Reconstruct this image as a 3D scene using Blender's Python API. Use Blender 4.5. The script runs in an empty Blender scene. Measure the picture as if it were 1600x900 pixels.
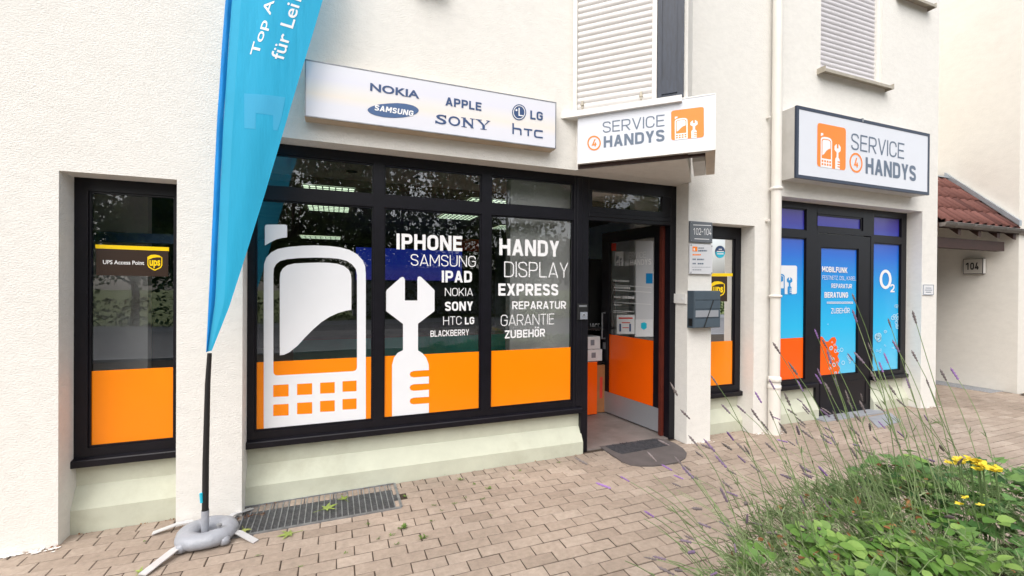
import bpy, bmesh, math, random
from math import sin, cos, pi, radians, sqrt
from mathutils import Vector, Matrix, noise
from mathutils.geometry import tessellate_polygon
random.seed(7)
S = bpy.context.scene
COL = S.collection
H = 1.58                                   # eye height of the camera above the paving by the shop door

# ------------------------------------------------------------------ camera
F_PX, YAW, PITCH, ROLL = 708.04, radians(21.388), radians(-.2558), radians(.3888)
fw = Vector((sin(YAW)*cos(PITCH), cos(YAW)*cos(PITCH), sin(PITCH)))
r0 = Vector((cos(YAW), -sin(YAW), 0)); u0 = r0.cross(fw)
RI = cos(ROLL)*r0 + sin(ROLL)*u0
UP = cos(ROLL)*u0 - sin(ROLL)*r0
cd = bpy.data.cameras.new('camera'); cam = bpy.data.objects.new('camera', cd); COL.objects.link(cam)
cd.sensor_width = 36; cd.lens = F_PX/1600*36; cd.clip_start = .05; cd.clip_end = 500
m = Matrix((RI, UP, -fw)).transposed().to_4x4(); m.translation = (0, 0, H); cam.matrix_world = m
S.camera = cam

# ------------------------------------------------------------------ sky, sun, exposure
SUN_EL, SUN_AZ = radians(52), radians(214)      # azimuth measured from +Y clockwise: behind the camera, a little left
w = bpy.data.worlds.new('World'); S.world = w; w.use_nodes = True
nt = w.node_tree; nt.nodes.clear()
sky = nt.nodes.new('ShaderNodeTexSky'); sky.sky_type = 'NISHITA'; sky.sun_disc = False
sky.sun_elevation = SUN_EL; sky.sun_rotation = SUN_AZ; sky.air_density = 1.0; sky.dust_density = 3.0; sky.ozone_density = 1.0
hs = nt.nodes.new('ShaderNodeHueSaturation'); hs.inputs['Saturation'].default_value = .32
tc = nt.nodes.new('ShaderNodeTexCoord'); no = nt.nodes.new('ShaderNodeTexNoise')
no.inputs['Scale'].default_value = 3.2; no.inputs['Detail'].default_value = 6
rp = nt.nodes.new('ShaderNodeMapRange'); rp.inputs[1].default_value = .35; rp.inputs[2].default_value = .65
rp.inputs[3].default_value = .72; rp.inputs[4].default_value = 1.5
mu = nt.nodes.new('ShaderNodeMix'); mu.data_type = 'RGBA'; mu.blend_type = 'MULTIPLY'; mu.inputs[0].default_value = 1
bg = nt.nodes.new('ShaderNodeBackground'); bg.inputs[1].default_value = .15
out = nt.nodes.new('ShaderNodeOutputWorld'); L = nt.links.new
L(sky.outputs[0], hs.inputs['Color']); L(tc.outputs['Generated'], no.inputs['Vector']); L(no.outputs[0], rp.inputs[0])
L(hs.outputs[0], mu.inputs[6]); L(rp.outputs[0], mu.inputs[7]); L(mu.outputs[2], bg.inputs[0]); L(bg.outputs[0], out.inputs[0])
sd = bpy.data.lights.new('sun', 'SUN'); sd.energy = 1.35; sd.angle = radians(80); sd.color = (1, .94, .85)
so = bpy.data.objects.new('sun', sd); COL.objects.link(so)
sdir = Vector((sin(SUN_AZ)*cos(SUN_EL), cos(SUN_AZ)*cos(SUN_EL), sin(SUN_EL)))
so.rotation_euler = sdir.to_track_quat('Z', 'Y').to_euler(); so.location = (-6, -14, 18)
S.view_settings.view_transform = 'Standard'; S.view_settings.look = 'None'
S.view_settings.exposure = .64; S.view_settings.gamma = 1; S.view_settings.use_curve_mapping = False

# ------------------------------------------------------------------ surveying: pixel of the 1600 px photograph -> point on a real plane
def ray(x, y): return fw + RI*((x-800)/F_PX) - UP*((y-450)/F_PX)
class Plane:
    def __init__(s, n, k): s.n = Vector(n).normalized(); s.k = k
    def __call__(s, x, y):
        d = ray(x, y); p = d*(s.k/s.n.dot(d)); return Vector((p.x, p.y, p.z+H))
def PY(y): return Plane((0, 1, 0), y)
def PX(x): return Plane((1, 0, 0), x)
def PZ(z): return Plane((0, 0, 1), z-H)
YF, YW, YG = 3.60, 3.775, 3.80              # facade plane, front of window frames, glass
WF, WW, WG = PY(YF), PY(YW), PY(YG)
def gz(x): return -.0105*max(0, min(6, 2.2-x))   # the pavement falls gently to the left
def toPix(p):
    d = Vector((p[0], p[1], p[2]-H)); t = d.dot(fw)
    return (800+F_PX*d.dot(RI)/t, 450-F_PX*d.dot(UP)/t, t)

# ------------------------------------------------------------------ materials
def nodes(name):
    mt = bpy.data.materials.new(name); mt.use_nodes = True; n = mt.node_tree; n.nodes.clear()
    o = n.nodes.new('ShaderNodeOutputMaterial'); b = n.nodes.new('ShaderNodeBsdfPrincipled')
    n.links.new(b.outputs[0], o.inputs[0]); return mt, n, b, o
def mat(name, col, rough=.6, metal=0, spec=.5, var=.0, vscale=6, bump=0, bscale=80, bdist=.004, stretch=None, dirt=0, coat=0, trans=0):
    mt, n, b, o = nodes(name); N = n.nodes.new; LK = n.links.new
    b.inputs['Roughness'].default_value = rough; b.inputs['Metallic'].default_value = metal
    b.inputs['Specular IOR Level'].default_value = spec; b.inputs['Coat Weight'].default_value = coat
    geo = N('ShaderNodeNewGeometry'); src = geo.outputs['Position']
    mp = N('ShaderNodeMapping'); LK(src, mp.inputs[0])
    if stretch: mp.inputs['Scale'].default_value = stretch
    c = N('ShaderNodeRGB'); c.outputs[0].default_value = (*col, 1); cur = c.outputs[0]
    if var:
        t = N('ShaderNodeTexNoise'); t.inputs['Scale'].default_value = vscale; t.inputs['Detail'].default_value = 5; t.inputs['Roughness'].default_value = .6
        LK(mp.outputs[0], t.inputs['Vector'])
        r = N('ShaderNodeMapRange'); r.inputs[1].default_value = .3; r.inputs[2].default_value = .7; r.inputs[3].default_value = 1-var; r.inputs[4].default_value = 1+var
        LK(t.outputs[0], r.inputs[0])
        x = N('ShaderNodeMix'); x.data_type = 'RGBA'; x.blend_type = 'MULTIPLY'; x.inputs[0].default_value = 1
        LK(cur, x.inputs[6]); LK(r.outputs[0], x.inputs[7]); cur = x.outputs[2]
    if dirt:
        t = N('ShaderNodeTexNoise'); t.inputs['Scale'].default_value = 1.7; t.inputs['Detail'].default_value = 8; t.inputs['Roughness'].default_value = .7
        LK(mp.outputs[0], t.inputs['Vector'])
        r = N('ShaderNodeMapRange'); r.inputs[1].default_value = .52; r.inputs[2].default_value = .8; r.inputs[3].default_value = 0; r.inputs[4].default_value = dirt
        LK(t.outputs[0], r.inputs[0])
        x = N('ShaderNodeMix'); x.data_type = 'RGBA'; x.inputs[7].default_value = (col[0]*.55, col[1]*.5, col[2]*.42, 1)
        LK(r.outputs[0], x.inputs[0]); LK(cur, x.inputs[6]); cur = x.outputs[2]
    LK(cur, b.inputs['Base Color'])
    if trans:
        tr = N('ShaderNodeBsdfTranslucent'); LK(cur, tr.inputs[0]); ms = N('ShaderNodeMixShader'); ms.inputs[0].default_value = trans
        LK(b.outputs[0], ms.inputs[1]); LK(tr.outputs[0], ms.inputs[2]); LK(ms.outputs[0], o.inputs[0])
    if bump:
        t = N('ShaderNodeTexNoise'); t.inputs['Scale'].default_value = bscale; t.inputs['Detail'].default_value = 4
        LK(mp.outputs[0], t.inputs['Vector'])
        bu = N('ShaderNodeBump'); bu.inputs['Strength'].default_value = bump; bu.inputs['Distance'].default_value = bdist
        LK(t.outputs[0], bu.inputs['Height']); LK(bu.outputs[0], b.inputs['Normal'])
    return mt
def emis(mt, col, s):
    b = [n for n in mt.node_tree.nodes if n.type == 'BSDF_PRINCIPLED'][0]
    b.inputs['Emission Color'].default_value = (*col, 1); b.inputs['Emission Strength'].default_value = s; return mt
def glass_mat(name, tint, boost):
    mt = bpy.data.materials.new(name); mt.use_nodes = True; n = mt.node_tree; n.nodes.clear(); N = n.nodes.new
    o = N('ShaderNodeOutputMaterial'); t = N('ShaderNodeBsdfTransparent'); g = N('ShaderNodeBsdfGlossy'); f = N('ShaderNodeFresnel')
    t.inputs[0].default_value = (*tint, 1); g.inputs['Roughness'].default_value = .004; f.inputs[0].default_value = 1.5
    k = N('ShaderNodeMath'); k.operation = 'MULTIPLY_ADD'; k.use_clamp = True; k.inputs[1].default_value = 1.1; k.inputs[2].default_value = boost
    x = N('ShaderNodeMixShader'); n.links.new(f.outputs[0], k.inputs[0]); n.links.new(k.outputs[0], x.inputs[0])
    nz = N('ShaderNodeTexNoise'); nz.inputs['Scale'].default_value = 1.3; nz.inputs['Detail'].default_value = 0
    bu = N('ShaderNodeBump'); bu.inputs['Strength'].default_value = .12; bu.inputs['Distance'].default_value = .02
    ge = N('ShaderNodeNewGeometry'); n.links.new(ge.outputs['Position'], nz.inputs['Vector'])
    n.links.new(nz.outputs[0], bu.inputs['Height']); n.links.new(bu.outputs[0], g.inputs['Normal'])
    n.links.new(t.outputs[0], x.inputs[1]); n.links.new(g.outputs[0], x.inputs[2]); n.links.new(x.outputs[0], o.inputs[0]); return mt
def grad_z(name, stops, z0, z1, rough=.25):
    mt, n, b, o = nodes(name); N = n.nodes.new
    g = N('ShaderNodeNewGeometry'); s = N('ShaderNodeSeparateXYZ'); r = N('ShaderNodeMapRange'); c = N('ShaderNodeValToRGB')
    r.inputs[1].default_value = z0; r.inputs[2].default_value = z1
    n.links.new(g.outputs['Position'], s.inputs[0]); n.links.new(s.outputs[2], r.inputs[0]); n.links.new(r.outputs[0], c.inputs[0])
    e = c.color_ramp.elements
    while len(e) < len(stops): e.new(.5)
    for i, (p, q) in enumerate(stops): e[i].position = p; e[i].color = (*q, 1)
    n.links.new(c.outputs[0], b.inputs['Base Color']); b.inputs['Roughness'].default_value = rough; return mt
def tone_mat(name, col, amp, rough=.85, bump=.5, bscale=120, bdist=.003, mott=.25, trans=0, spec=.3):
    """colour varied piece by piece through the mesh attribute 'tone'"""
    mt, n, b, o = nodes(name); N = n.nodes.new; LK = n.links.new
    a = N('ShaderNodeAttribute'); a.attribute_name = 'tone'
    oi = N('ShaderNodeNewGeometry'); t = N('ShaderNodeTexNoise'); t.inputs['Scale'].default_value = 28; t.inputs['Detail'].default_value = 6; t.inputs['Roughness'].default_value = .7
    LK(oi.outputs['Position'], t.inputs['Vector'])
    r = N('ShaderNodeMapRange'); r.inputs[1].default_value = .25; r.inputs[2].default_value = .75; r.inputs[3].default_value = 1-mott; r.inputs[4].default_value = 1+mott; LK(t.outputs[0], r.inputs[0])
    big = N('ShaderNodeTexNoise'); big.inputs['Scale'].default_value = .9; big.inputs['Detail'].default_value = 5; LK(oi.outputs['Position'], big.inputs['Vector'])
    rb = N('ShaderNodeMapRange'); rb.inputs[1].default_value = .3; rb.inputs[2].default_value = .7; rb.inputs[3].default_value = 1-mott*1.1; rb.inputs[4].default_value = 1+mott*.4; LK(big.outputs[0], rb.inputs[0])
    ramp = N('ShaderNodeValToRGB'); ramp.color_ramp.elements[0].color = (*amp[0], 1); ramp.color_ramp.elements[1].color = (*amp[1], 1)
    e = ramp.color_ramp.elements.new(.5); e.color = (*col, 1)
    LK(a.outputs['Fac'], ramp.inputs[0])
    x = N('ShaderNodeMix'); x.data_type = 'RGBA'; x.blend_type = 'MULTIPLY'; x.inputs[0].default_value = 1; LK(ramp.outputs[0], x.inputs[6]); LK(r.outputs[0], x.inputs[7])
    y = N('ShaderNodeMix'); y.data_type = 'RGBA'; y.blend_type = 'MULTIPLY'; y.inputs[0].default_value = 1; LK(x.outputs[2], y.inputs[6]); LK(rb.outputs[0], y.inputs[7])
    LK(y.outputs[2], b.inputs['Base Color']); b.inputs['Roughness'].default_value = rough; b.inputs['Specular IOR Level'].default_value = spec
    if trans:
        tr = N('ShaderNodeBsdfTranslucent'); LK(y.outputs[2], tr.inputs[0]); ms = N('ShaderNodeMixShader'); ms.inputs[0].default_value = trans
        LK(b.outputs[0], ms.inputs[1]); LK(tr.outputs[0], ms.inputs[2]); LK(ms.outputs[0], o.inputs[0])
    if bump:
        q = N('ShaderNodeTexNoise'); q.inputs['Scale'].default_value = bscale; q.inputs['Detail'].default_value = 5; LK(oi.outputs['Position'], q.inputs['Vector'])
        bu = N('ShaderNodeBump'); bu.inputs['Strength'].default_value = bump; bu.inputs['Distance'].default_value = bdist; LK(q.outputs[0], bu.inputs['Height']); LK(bu.outputs[0], b.inputs['Normal'])
    return mt

M = {}
M['wall'] = mat('stucco', (.775, .755, .715), .92, spec=.2, var=.035, vscale=14, bump=.7, bscale=72, bdist=.0065, stretch=(1, 1, 1.9), dirt=.10)
M['wall2'] = mat('cream_stucco', (.79, .755, .69), .92, spec=.2, var=.03, vscale=10, bump=.5, bscale=70, bdist=.006, stretch=(1, 1, 1.6), dirt=.12)
M['plinth'] = mat('pale_green_paint', (.54, .555, .45), .75, spec=.3, var=.06, vscale=5, bump=.18, bscale=50, dirt=.5)
M['frame'] = mat('dark_aluminium', (.0055, .005, .0085), .36, spec=.32, var=.25, vscale=9, bump=.03, bscale=200)
M['glass'] = glass_mat('window_glass', (.98, .985, .98), .125)
M['orange'] = mat('orange_film', (.94, .25, .002), .22, spec=.5, var=.03, vscale=2)
M['deep_orange'] = mat('red_orange_film', (.92, .115, .002), .22, spec=.5, var=.03, vscale=2)
M['white_film'] = mat('white_film', (.80, .81, .84), .3, var=.02, vscale=3)
M['white_letter'] = mat('white_letters', (.84, .84, .85), .35)
M['slate'] = mat('slate_print', (.115, .155, .22), .4)
M['navy'] = mat('navy_print', (.035, .075, .19), .4)
M['sign_face'] = emis(mat('sign_acrylic', (.645, .665, .72), .22, var=.015, vscale=3), (.9, .93, 1), .03)
M['sign_case'] = mat('sign_case', (.58, .56, .53), .45, var=.06, vscale=8, dirt=.15)
M['sign_under'] = mat('sign_case_tan', (.55, .44, .32), .5, var=.08, vscale=8, dirt=.2)
M['sign_rim'] = mat('sign_rim_navy', (.028, .04, .07), .4)
M['black'] = mat('black_plastic', (.01, .01, .011), .45)
M['logo_orange'] = mat('logo_orange', (.93, .235, .012), .35)
M['ups_brown'] = mat('brown_film', (.03, .014, .008), .3)
M['ups_yellow'] = mat('yellow_film', (.93, .63, .0), .3)
M['white_paint'] = mat('white_paint', (.78, .77, .75), .5, var=.03, vscale=9)
M['pipe'] = mat('cream_pipe_paint', (.77, .735, .68), .4, var=.03, vscale=6, dirt=.15)
M['slat'] = mat('shutter_slat', (.66, .635, .62), .45, var=.05, vscale=6, dirt=.2)
M['slat2'] = mat('shutter_slat_grey', (.60, .58, .60), .45, var=.03, vscale=5, dirt=.1)
M['rail'] = mat('shutter_rail', (.80, .77, .72), .45)
M['sill'] = mat('weathered_sill', (.42, .38, .31), .5, metal=.2, var=.15, vscale=12)
M['blue_wood'] = mat('blue_black_panel', (.022, .03, .05), .45, var=.3, vscale=9, stretch=(6, 6, 1))
M['steel'] = mat('brushed_steel', (.42, .44, .48), .42, metal=.55, var=.08, vscale=30, stretch=(1, 1, 30))
M['galv'] = mat('galvanised_steel', (.30, .31, .33), .45, metal=.7, var=.25, vscale=20)
M['zinc'] = mat('zinc_flashing', (.42, .46, .50), .4, metal=.5, var=.12, vscale=8)
M['gutter'] = mat('weathered_gutter', (.20, .18, .165), .45, metal=.4, var=.2, vscale=6)
M['brown_wood'] = mat('dark_brown_wood', (.045, .018, .012), .6, var=.3, vscale=10, stretch=(1, 8, 8))
M['door_edge'] = mat('red_brown_door_edge', (.095, .015, .008), .5, var=.2, vscale=12)
M['anthracite'] = mat('anthracite_powder_coat', (.06, .085, .11), .42, var=.06, vscale=14)
M['plaque'] = mat('grey_plaque', (.13, .145, .165), .4, var=.05, vscale=12)
M['plate'] = mat('silver_white_plate', (.62, .63, .66), .3, var=.02, vscale=10)
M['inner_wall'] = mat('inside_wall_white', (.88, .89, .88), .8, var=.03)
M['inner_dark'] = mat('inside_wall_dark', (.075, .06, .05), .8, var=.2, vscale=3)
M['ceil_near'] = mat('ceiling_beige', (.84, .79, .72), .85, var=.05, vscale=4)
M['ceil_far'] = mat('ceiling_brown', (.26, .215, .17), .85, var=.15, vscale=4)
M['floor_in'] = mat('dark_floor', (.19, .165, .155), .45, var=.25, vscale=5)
M['lamp'] = emis(mat('lamp_diffuser', (.8, .85, .78), .4), (.78, 1.0, .70), .95)
M['teal'] = mat('teal_front', (.015, .30, .27), .4, var=.15, vscale=4)
M['cardboard'] = mat('cardboard', (.36, .15, .055), .8, var=.12, vscale=9)
M['paper'] = mat('paper', (.74, .75, .77), .6, var=.04, vscale=20)
M['red_print'] = mat('red_print', (.65, .05, .03), .5)
M['sky_print'] = mat('sky_blue_print', (.01, .26, .62), .4)
M['bubble_print'] = mat('pale_bubble_print', (.42, .72, .88), .35)
M['aqua_print'] = mat('aqua_print', (.02, .5, .68), .4)
M['grey_print'] = mat('grey_print', (.22, .24, .28), .5)
M['banner'] = mat('banner_cloth', (.035, .47, .76), .6, spec=.25, var=.05, vscale=3, bump=.25, bscale=9, bdist=.03, stretch=(2, 2, .35), trans=.35)
M['sleeve'] = mat('banner_sleeve', (.004, .22, .60), .6, spec=.25, var=.12, vscale=12, stretch=(2, 2, .5), bump=.4, bscale=30, bdist=.01)
M['hem'] = mat('banner_light_stripe', (.06, .52, .82), .6, spec=.25, var=.04, vscale=3, trans=.35)
M['bracket'] = mat('banner_pale_mark', (.09, .55, .82), .6, spec=.25, trans=.35)
M['pvc'] = mat('grey_pvc', (.33, .345, .385), .38, var=.06, vscale=10, bump=.7, bscale=22, bdist=.012)
M['strap'] = mat('pale_steel_leg', (.60, .60, .61), .4, metal=.2, var=.1, vscale=12)
M['rubber'] = mat('grey_rubber_mat', (.105, .09, .088), .8, var=.15, vscale=8, bump=.2, bscale=150)
M['rubber_rib'] = mat('ribbed_mat_field', (.045, .045, .052), .8, var=.2, vscale=40, bump=1, bscale=110, bdist=.01)
M['pit_shade'] = mat('grate_shade_sheet', (.012, .011, .010), .9, var=.5, vscale=14)
M['bed'] = mat('jointing_sand', (.050, .034, .023), .95, var=.35, vscale=18, bump=.6, bscale=90, bdist=.006)
M['brick'] = tone_mat('paving_brick', (.36, .288, .232), ((.285, .225, .18), (.43, .352, .29)), .9, bump=.55, bscale=140, bdist=.003, mott=.20)
M['tile'] = tone_mat('clay_roof_tile', (.165, .066, .054), ((.115, .045, .038), (.215, .088, .072)), .75, bump=.3, bscale=90, mott=.22)
M['soil'] = mat('soil', (.07, .04, .022), .95, var=.4, vscale=20, bump=1, bscale=40, bdist=.02)
M['leaf'] = tone_mat('round_leaf', (.215, .37, .075), ((.11, .24, .045), (.33, .49, .13)), .5, bump=.2, bscale=60, mott=.18, trans=.3, spec=.4)
M['leaf_mid'] = tone_mat('lobed_leaf', (.125, .265, .07), ((.05, .14, .04), (.22, .37, .11)), .5, bump=.2, bscale=60, mott=.2, trans=.28, spec=.4)
M['lav_leaf'] = tone_mat('lavender_leaf', (.225, .30, .135), ((.12, .185, .07), (.34, .41, .22)), .65, bump=0, mott=.2, trans=.25)
M['lav_stem'] = tone_mat('lavender_stem', (.215, .30, .125), ((.13, .20, .075), (.32, .40, .20)), .65, bump=0, mott=.15, trans=.15)
M['lav_flower'] = tone_mat('lavender_flower', (.20, .165, .17), ((.15, .14, .11), (.30, .16, .42)), .75, bump=0, mott=.3)
M['dry'] = tone_mat('dry_leaf', (.26, .11, .04), ((.14, .05, .02), (.4, .2, .08)), .8, bump=0, mott=.2)
M['yellow'] = tone_mat('yellow_petal', (.84, .66, .05), ((.75, .56, .03), (.88, .76, .14)), .6, bump=0, mott=.1, trans=.25)
M['fallen'] = tone_mat('fallen_leaf', (.36, .46, .12), ((.25, .32, .07), (.45, .5, .16)), .6, bump=0, mott=.2, trans=.2)
M['weed'] = tone_mat('weed', (.14, .24, .045), ((.08, .15, .03), (.2, .3, .07)), .7, bump=0, mott=.2, trans=.2)
M['flake'] = mat('paint_flake', (.80, .77, .74), .8)
M['asphalt'] = mat('asphalt', (.22, .22, .235), .9, var=.2, vscale=5)
M['grass'] = mat('grass', (.15, .19, .06), .95, var=.3, vscale=8)
M['tree_leaf'] = tone_mat('tree_leaf', (.075, .125, .03), ((.035, .065, .02), (.13, .19, .05)), .6, bump=0, mott=.1, trans=.25)
M['bark'] = mat('bark', (.09, .065, .045), .9, var=.3, vscale=20, stretch=(1, 1, .2))
M['gravel'] = mat('drain_gravel', (.30, .31, .33), .95, var=.3, vscale=60, bump=.8, bscale=120, bdist=.01)
M['slab'] = mat('grey_slab', (.30, .31, .34), .8, var=.12, vscale=9)

# ------------------------------------------------------------------ mesh helpers
class MB:
    def __init__(s): s.v = []; s.f = []; s.t = []; s.tone = .5
    def add(s, vs, fs):
        o = len(s.v); s.v += [Vector(v) for v in vs]
        for f in fs: s.f.append([i+o for i in f]); s.t.append(s.tone)
        return s
    def box(s, x0, x1, y0, y1, z0, z1):
        vs = [(x, y, z) for z in (z0, z1) for y in (y0, y1) for x in (x0, x1)]
        return s.add(vs, [(0, 2, 3, 1), (4, 5, 7, 6), (0, 1, 5, 4), (2, 6, 7, 3), (0, 4, 6, 2), (1, 3, 7, 5)])
    def bbox(s, x0, x1, y0, y1, z0, z1, b=.004):      # box with bevelled edges towards the street
        vs = [(x0, y1, z0), (x1, y1, z0), (x1, y1, z1), (x0, y1, z1), (x0, y0+b, z0), (x1, y0+b, z0), (x1, y0+b, z1), (x0, y0+b, z1),
              (x0+b, y0, z0+b), (x1-b, y0, z0+b), (x1-b, y0, z1-b), (x0+b, y0, z1-b)]
        return s.add(vs, [(0, 4, 7, 3), (1, 2, 6, 5), (0, 1, 5, 4), (3, 7, 6, 2), (8, 9, 10, 11), (4, 5, 9, 8), (5, 6, 10, 9), (6, 7, 11, 10), (7, 4, 8, 11), (0, 3, 2, 1)])
    def prism(s, poly, ax, a, b):
        """closed polygon extruded along world axis ax (0,1,2) from a to b; poly gives the two other coordinates in axis order"""
        n = len(poly)
        def P(p, t):
            q = list(p); q.insert(ax, t); return q
        vs = [P(p, a) for p in poly]+[P(p, b) for p in poly]
        fs = [tuple(range(n-1, -1, -1)), tuple(range(n, 2*n))]+[(i, (i+1) % n, n+(i+1) % n, n+i) for i in range(n)]
        return s.add(vs, fs)
    def extr(s, pts, d):
        n = len(pts); d = Vector(d); vs = [Vector(p) for p in pts]+[Vector(p)+d for p in pts]
        return s.add(vs, [tuple(range(n-1, -1, -1)), tuple(range(n, 2*n))]+[(i, (i+1) % n, n+(i+1) % n, n+i) for i in range(n)])
    def tube(s, path, r, n=10, cap=True):
        path = [Vector(p) for p in path]; k = len(path); rr = r if isinstance(r, (list, tuple)) else [r]*k
        vs = []; fs = []; prev = None
        for i, p in enumerate(path):
            t = (path[min(i+1, k-1)]-path[max(i-1, 0)]).normalized()
            a = prev if prev is not None else (Vector((1, 0, 0)) if abs(t.x) < .9 else Vector((0, 1, 0)))
            u = (a-t*a.dot(t)).normalized(); prev = u; v = t.cross(u)
            for j in range(n): vs.append(p+(u*cos(2*pi*j/n)+v*sin(2*pi*j/n))*rr[i])
        for i in range(k-1):
            for j in range(n): fs.append((i*n+j, i*n+(j+1) % n, (i+1)*n+(j+1) % n, (i+1)*n+j))
        if cap: fs += [tuple(range(n-1, -1, -1)), tuple(range((k-1)*n, k*n))]
        return s.add(vs, fs)
    def flat(s, loops):
        """planar polygon with holes; loops are lists of 3D points"""
        import itertools
        flatv = list(itertools.chain(*loops)); tri = tessellate_polygon([[Vector(p) for p in l] for l in loops])
        return s.add(flatv, [tuple(t) for t in tri])
def link(name, me, parent=None, kind=None):
    o = bpy.data.objects.new(name, me); COL.objects.link(o)
    if parent: o.parent = parent
    if kind: o['kind'] = kind
    return o
def base(p):
    v = Vector((0, 0, 0))
    while p: v += p.location; p = p.parent
    return v
def mesh(name, mb, mt, smooth=False, off=Vector((0, 0, 0))):
    me = bpy.data.meshes.new(name); me.from_pydata([tuple(v-off) for v in mb.v], [], mb.f); me.update()
    mts = mt if isinstance(mt, (list, tuple)) else [mt]
    for q in mts: me.materials.append(q)
    bm = bmesh.new(); bm.from_mesh(me); bmesh.ops.recalc_face_normals(bm, faces=bm.faces); bm.to_mesh(me); bm.free()
    if any(abs(t-.5) > 1e-6 for t in mb.t):
        at = me.attributes.new('tone', 'FLOAT', 'FACE'); at.data.foreach_set('value', mb.t)
    if smooth:
        me.polygons.foreach_set('use_smooth', [True]*len(me.polygons))
    return me
def obj(name, mb, mt, parent=None, kind=None, smooth=False, label=None):
    off = base(parent) if parent else Vector((0, 0, 0))
    o = link(name, mesh(name, mb, mt, smooth, off), parent, kind)
    if smooth == 'auto':
        pass
    if label: o['label'] = label
    return o
def thing(name, label, cat, loc=(0, 0, 0), group=None):
    o = bpy.data.objects.new(name, None); COL.objects.link(o); o.location = loc; o.empty_display_size = .1
    o['label'] = label; o['category'] = cat
    if group: o['group'] = group
    return o
def tag(o, label, cat, group=None):
    o['label'] = label; o['category'] = cat
    if group: o['group'] = group
    return o

# text: built-in typeface as flat mesh, laid on the parallelogram bl-br-tl
_tc = {}
def text_geo(s, wt, sp=1.0):
    key = (s, wt, sp)
    if key not in _tc:
        cu = bpy.data.curves.new('t', 'FONT'); cu.body = s; cu.offset = wt; cu.resolution_u = 4; cu.space_character = sp
        o = bpy.data.objects.new('t', cu); me = o.to_mesh()
        _tc[key] = ([v.co.copy() for v in me.vertices], [tuple(p.vertices) for p in me.polygons])
        o.to_mesh_clear(); bpy.data.objects.remove(o); bpy.data.curves.remove(cu)
    return _tc[key]
def text(s, pl, bl, br, tl, mt, parent, wt=.0, ref=None, lift=.002, sp=1.0, name='lettering', p3=False):
    v, f = text_geo(s, wt, sp); rv, _ = text_geo(ref or s, wt, sp)
    u0, u1 = min(p.x for p in rv), max(p.x for p in rv); v0, v1 = min(p.y for p in rv), max(p.y for p in rv)
    A, B, C = (bl, br, tl) if p3 else (pl(*bl), pl(*br), pl(*tl))
    n = (B-A).cross(C-A).normalized()
    if n.dot(Vector((0, 0, H))-A) < 0: n = -n
    mb = MB(); mb.add([A+(B-A)*((p.x-u0)/(u1-u0))+(C-A)*((p.y-v0)/(v1-v0))+n*lift for p in v], f)
    return obj(name, mb, mt, parent)
def shape(name, pl, loops, mt, parent, lift=.001, kind=None):
    pts = [[pl(*p) for p in l] for l in loops]
    n = pl.n.copy()
    if n.dot(Vector((0, 0, H))-pts[0][0]) < 0: n = -n
    pts = [[p+n*lift for p in l] for l in pts]
    return obj(name, MB().flat(pts), mt, parent, kind)
def flatobj(name, loops, lift, mt, parent):
    return obj(name, MB().flat([[p+lift for p in l] for l in loops]), mt, parent)
def rnd(pts, r, k=5):
    """round the corners of a px polygon; r a number or a list"""
    res = []; n = len(pts)
    for i in range(n):
        p = Vector(pts[i]); a = Vector(pts[i-1])-p; b = Vector(pts[(i+1) % n])-p
        q = r[i] if isinstance(r, (list, tuple)) else r
        if q <= 0: res.append(tuple(p)); continue
        A = p+a.normalized()*min(q, a.length*.49); B = p+b.normalized()*min(q, b.length*.49)
        for j in range(k+1):
            t = j/k; res.append(tuple(A*(1-t)**2+p*2*t*(1-t)+B*t*t))
    return res
def ell(cx, cy, rx, ry, n=28, rot=0):
    return [(cx+rx*cos(2*pi*i/n)*cos(rot)-ry*sin(2*pi*i/n)*sin(rot), cy+rx*cos(2*pi*i/n)*sin(rot)+ry*sin(2*pi*i/n)*cos(rot)) for i in range(n)]

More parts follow.
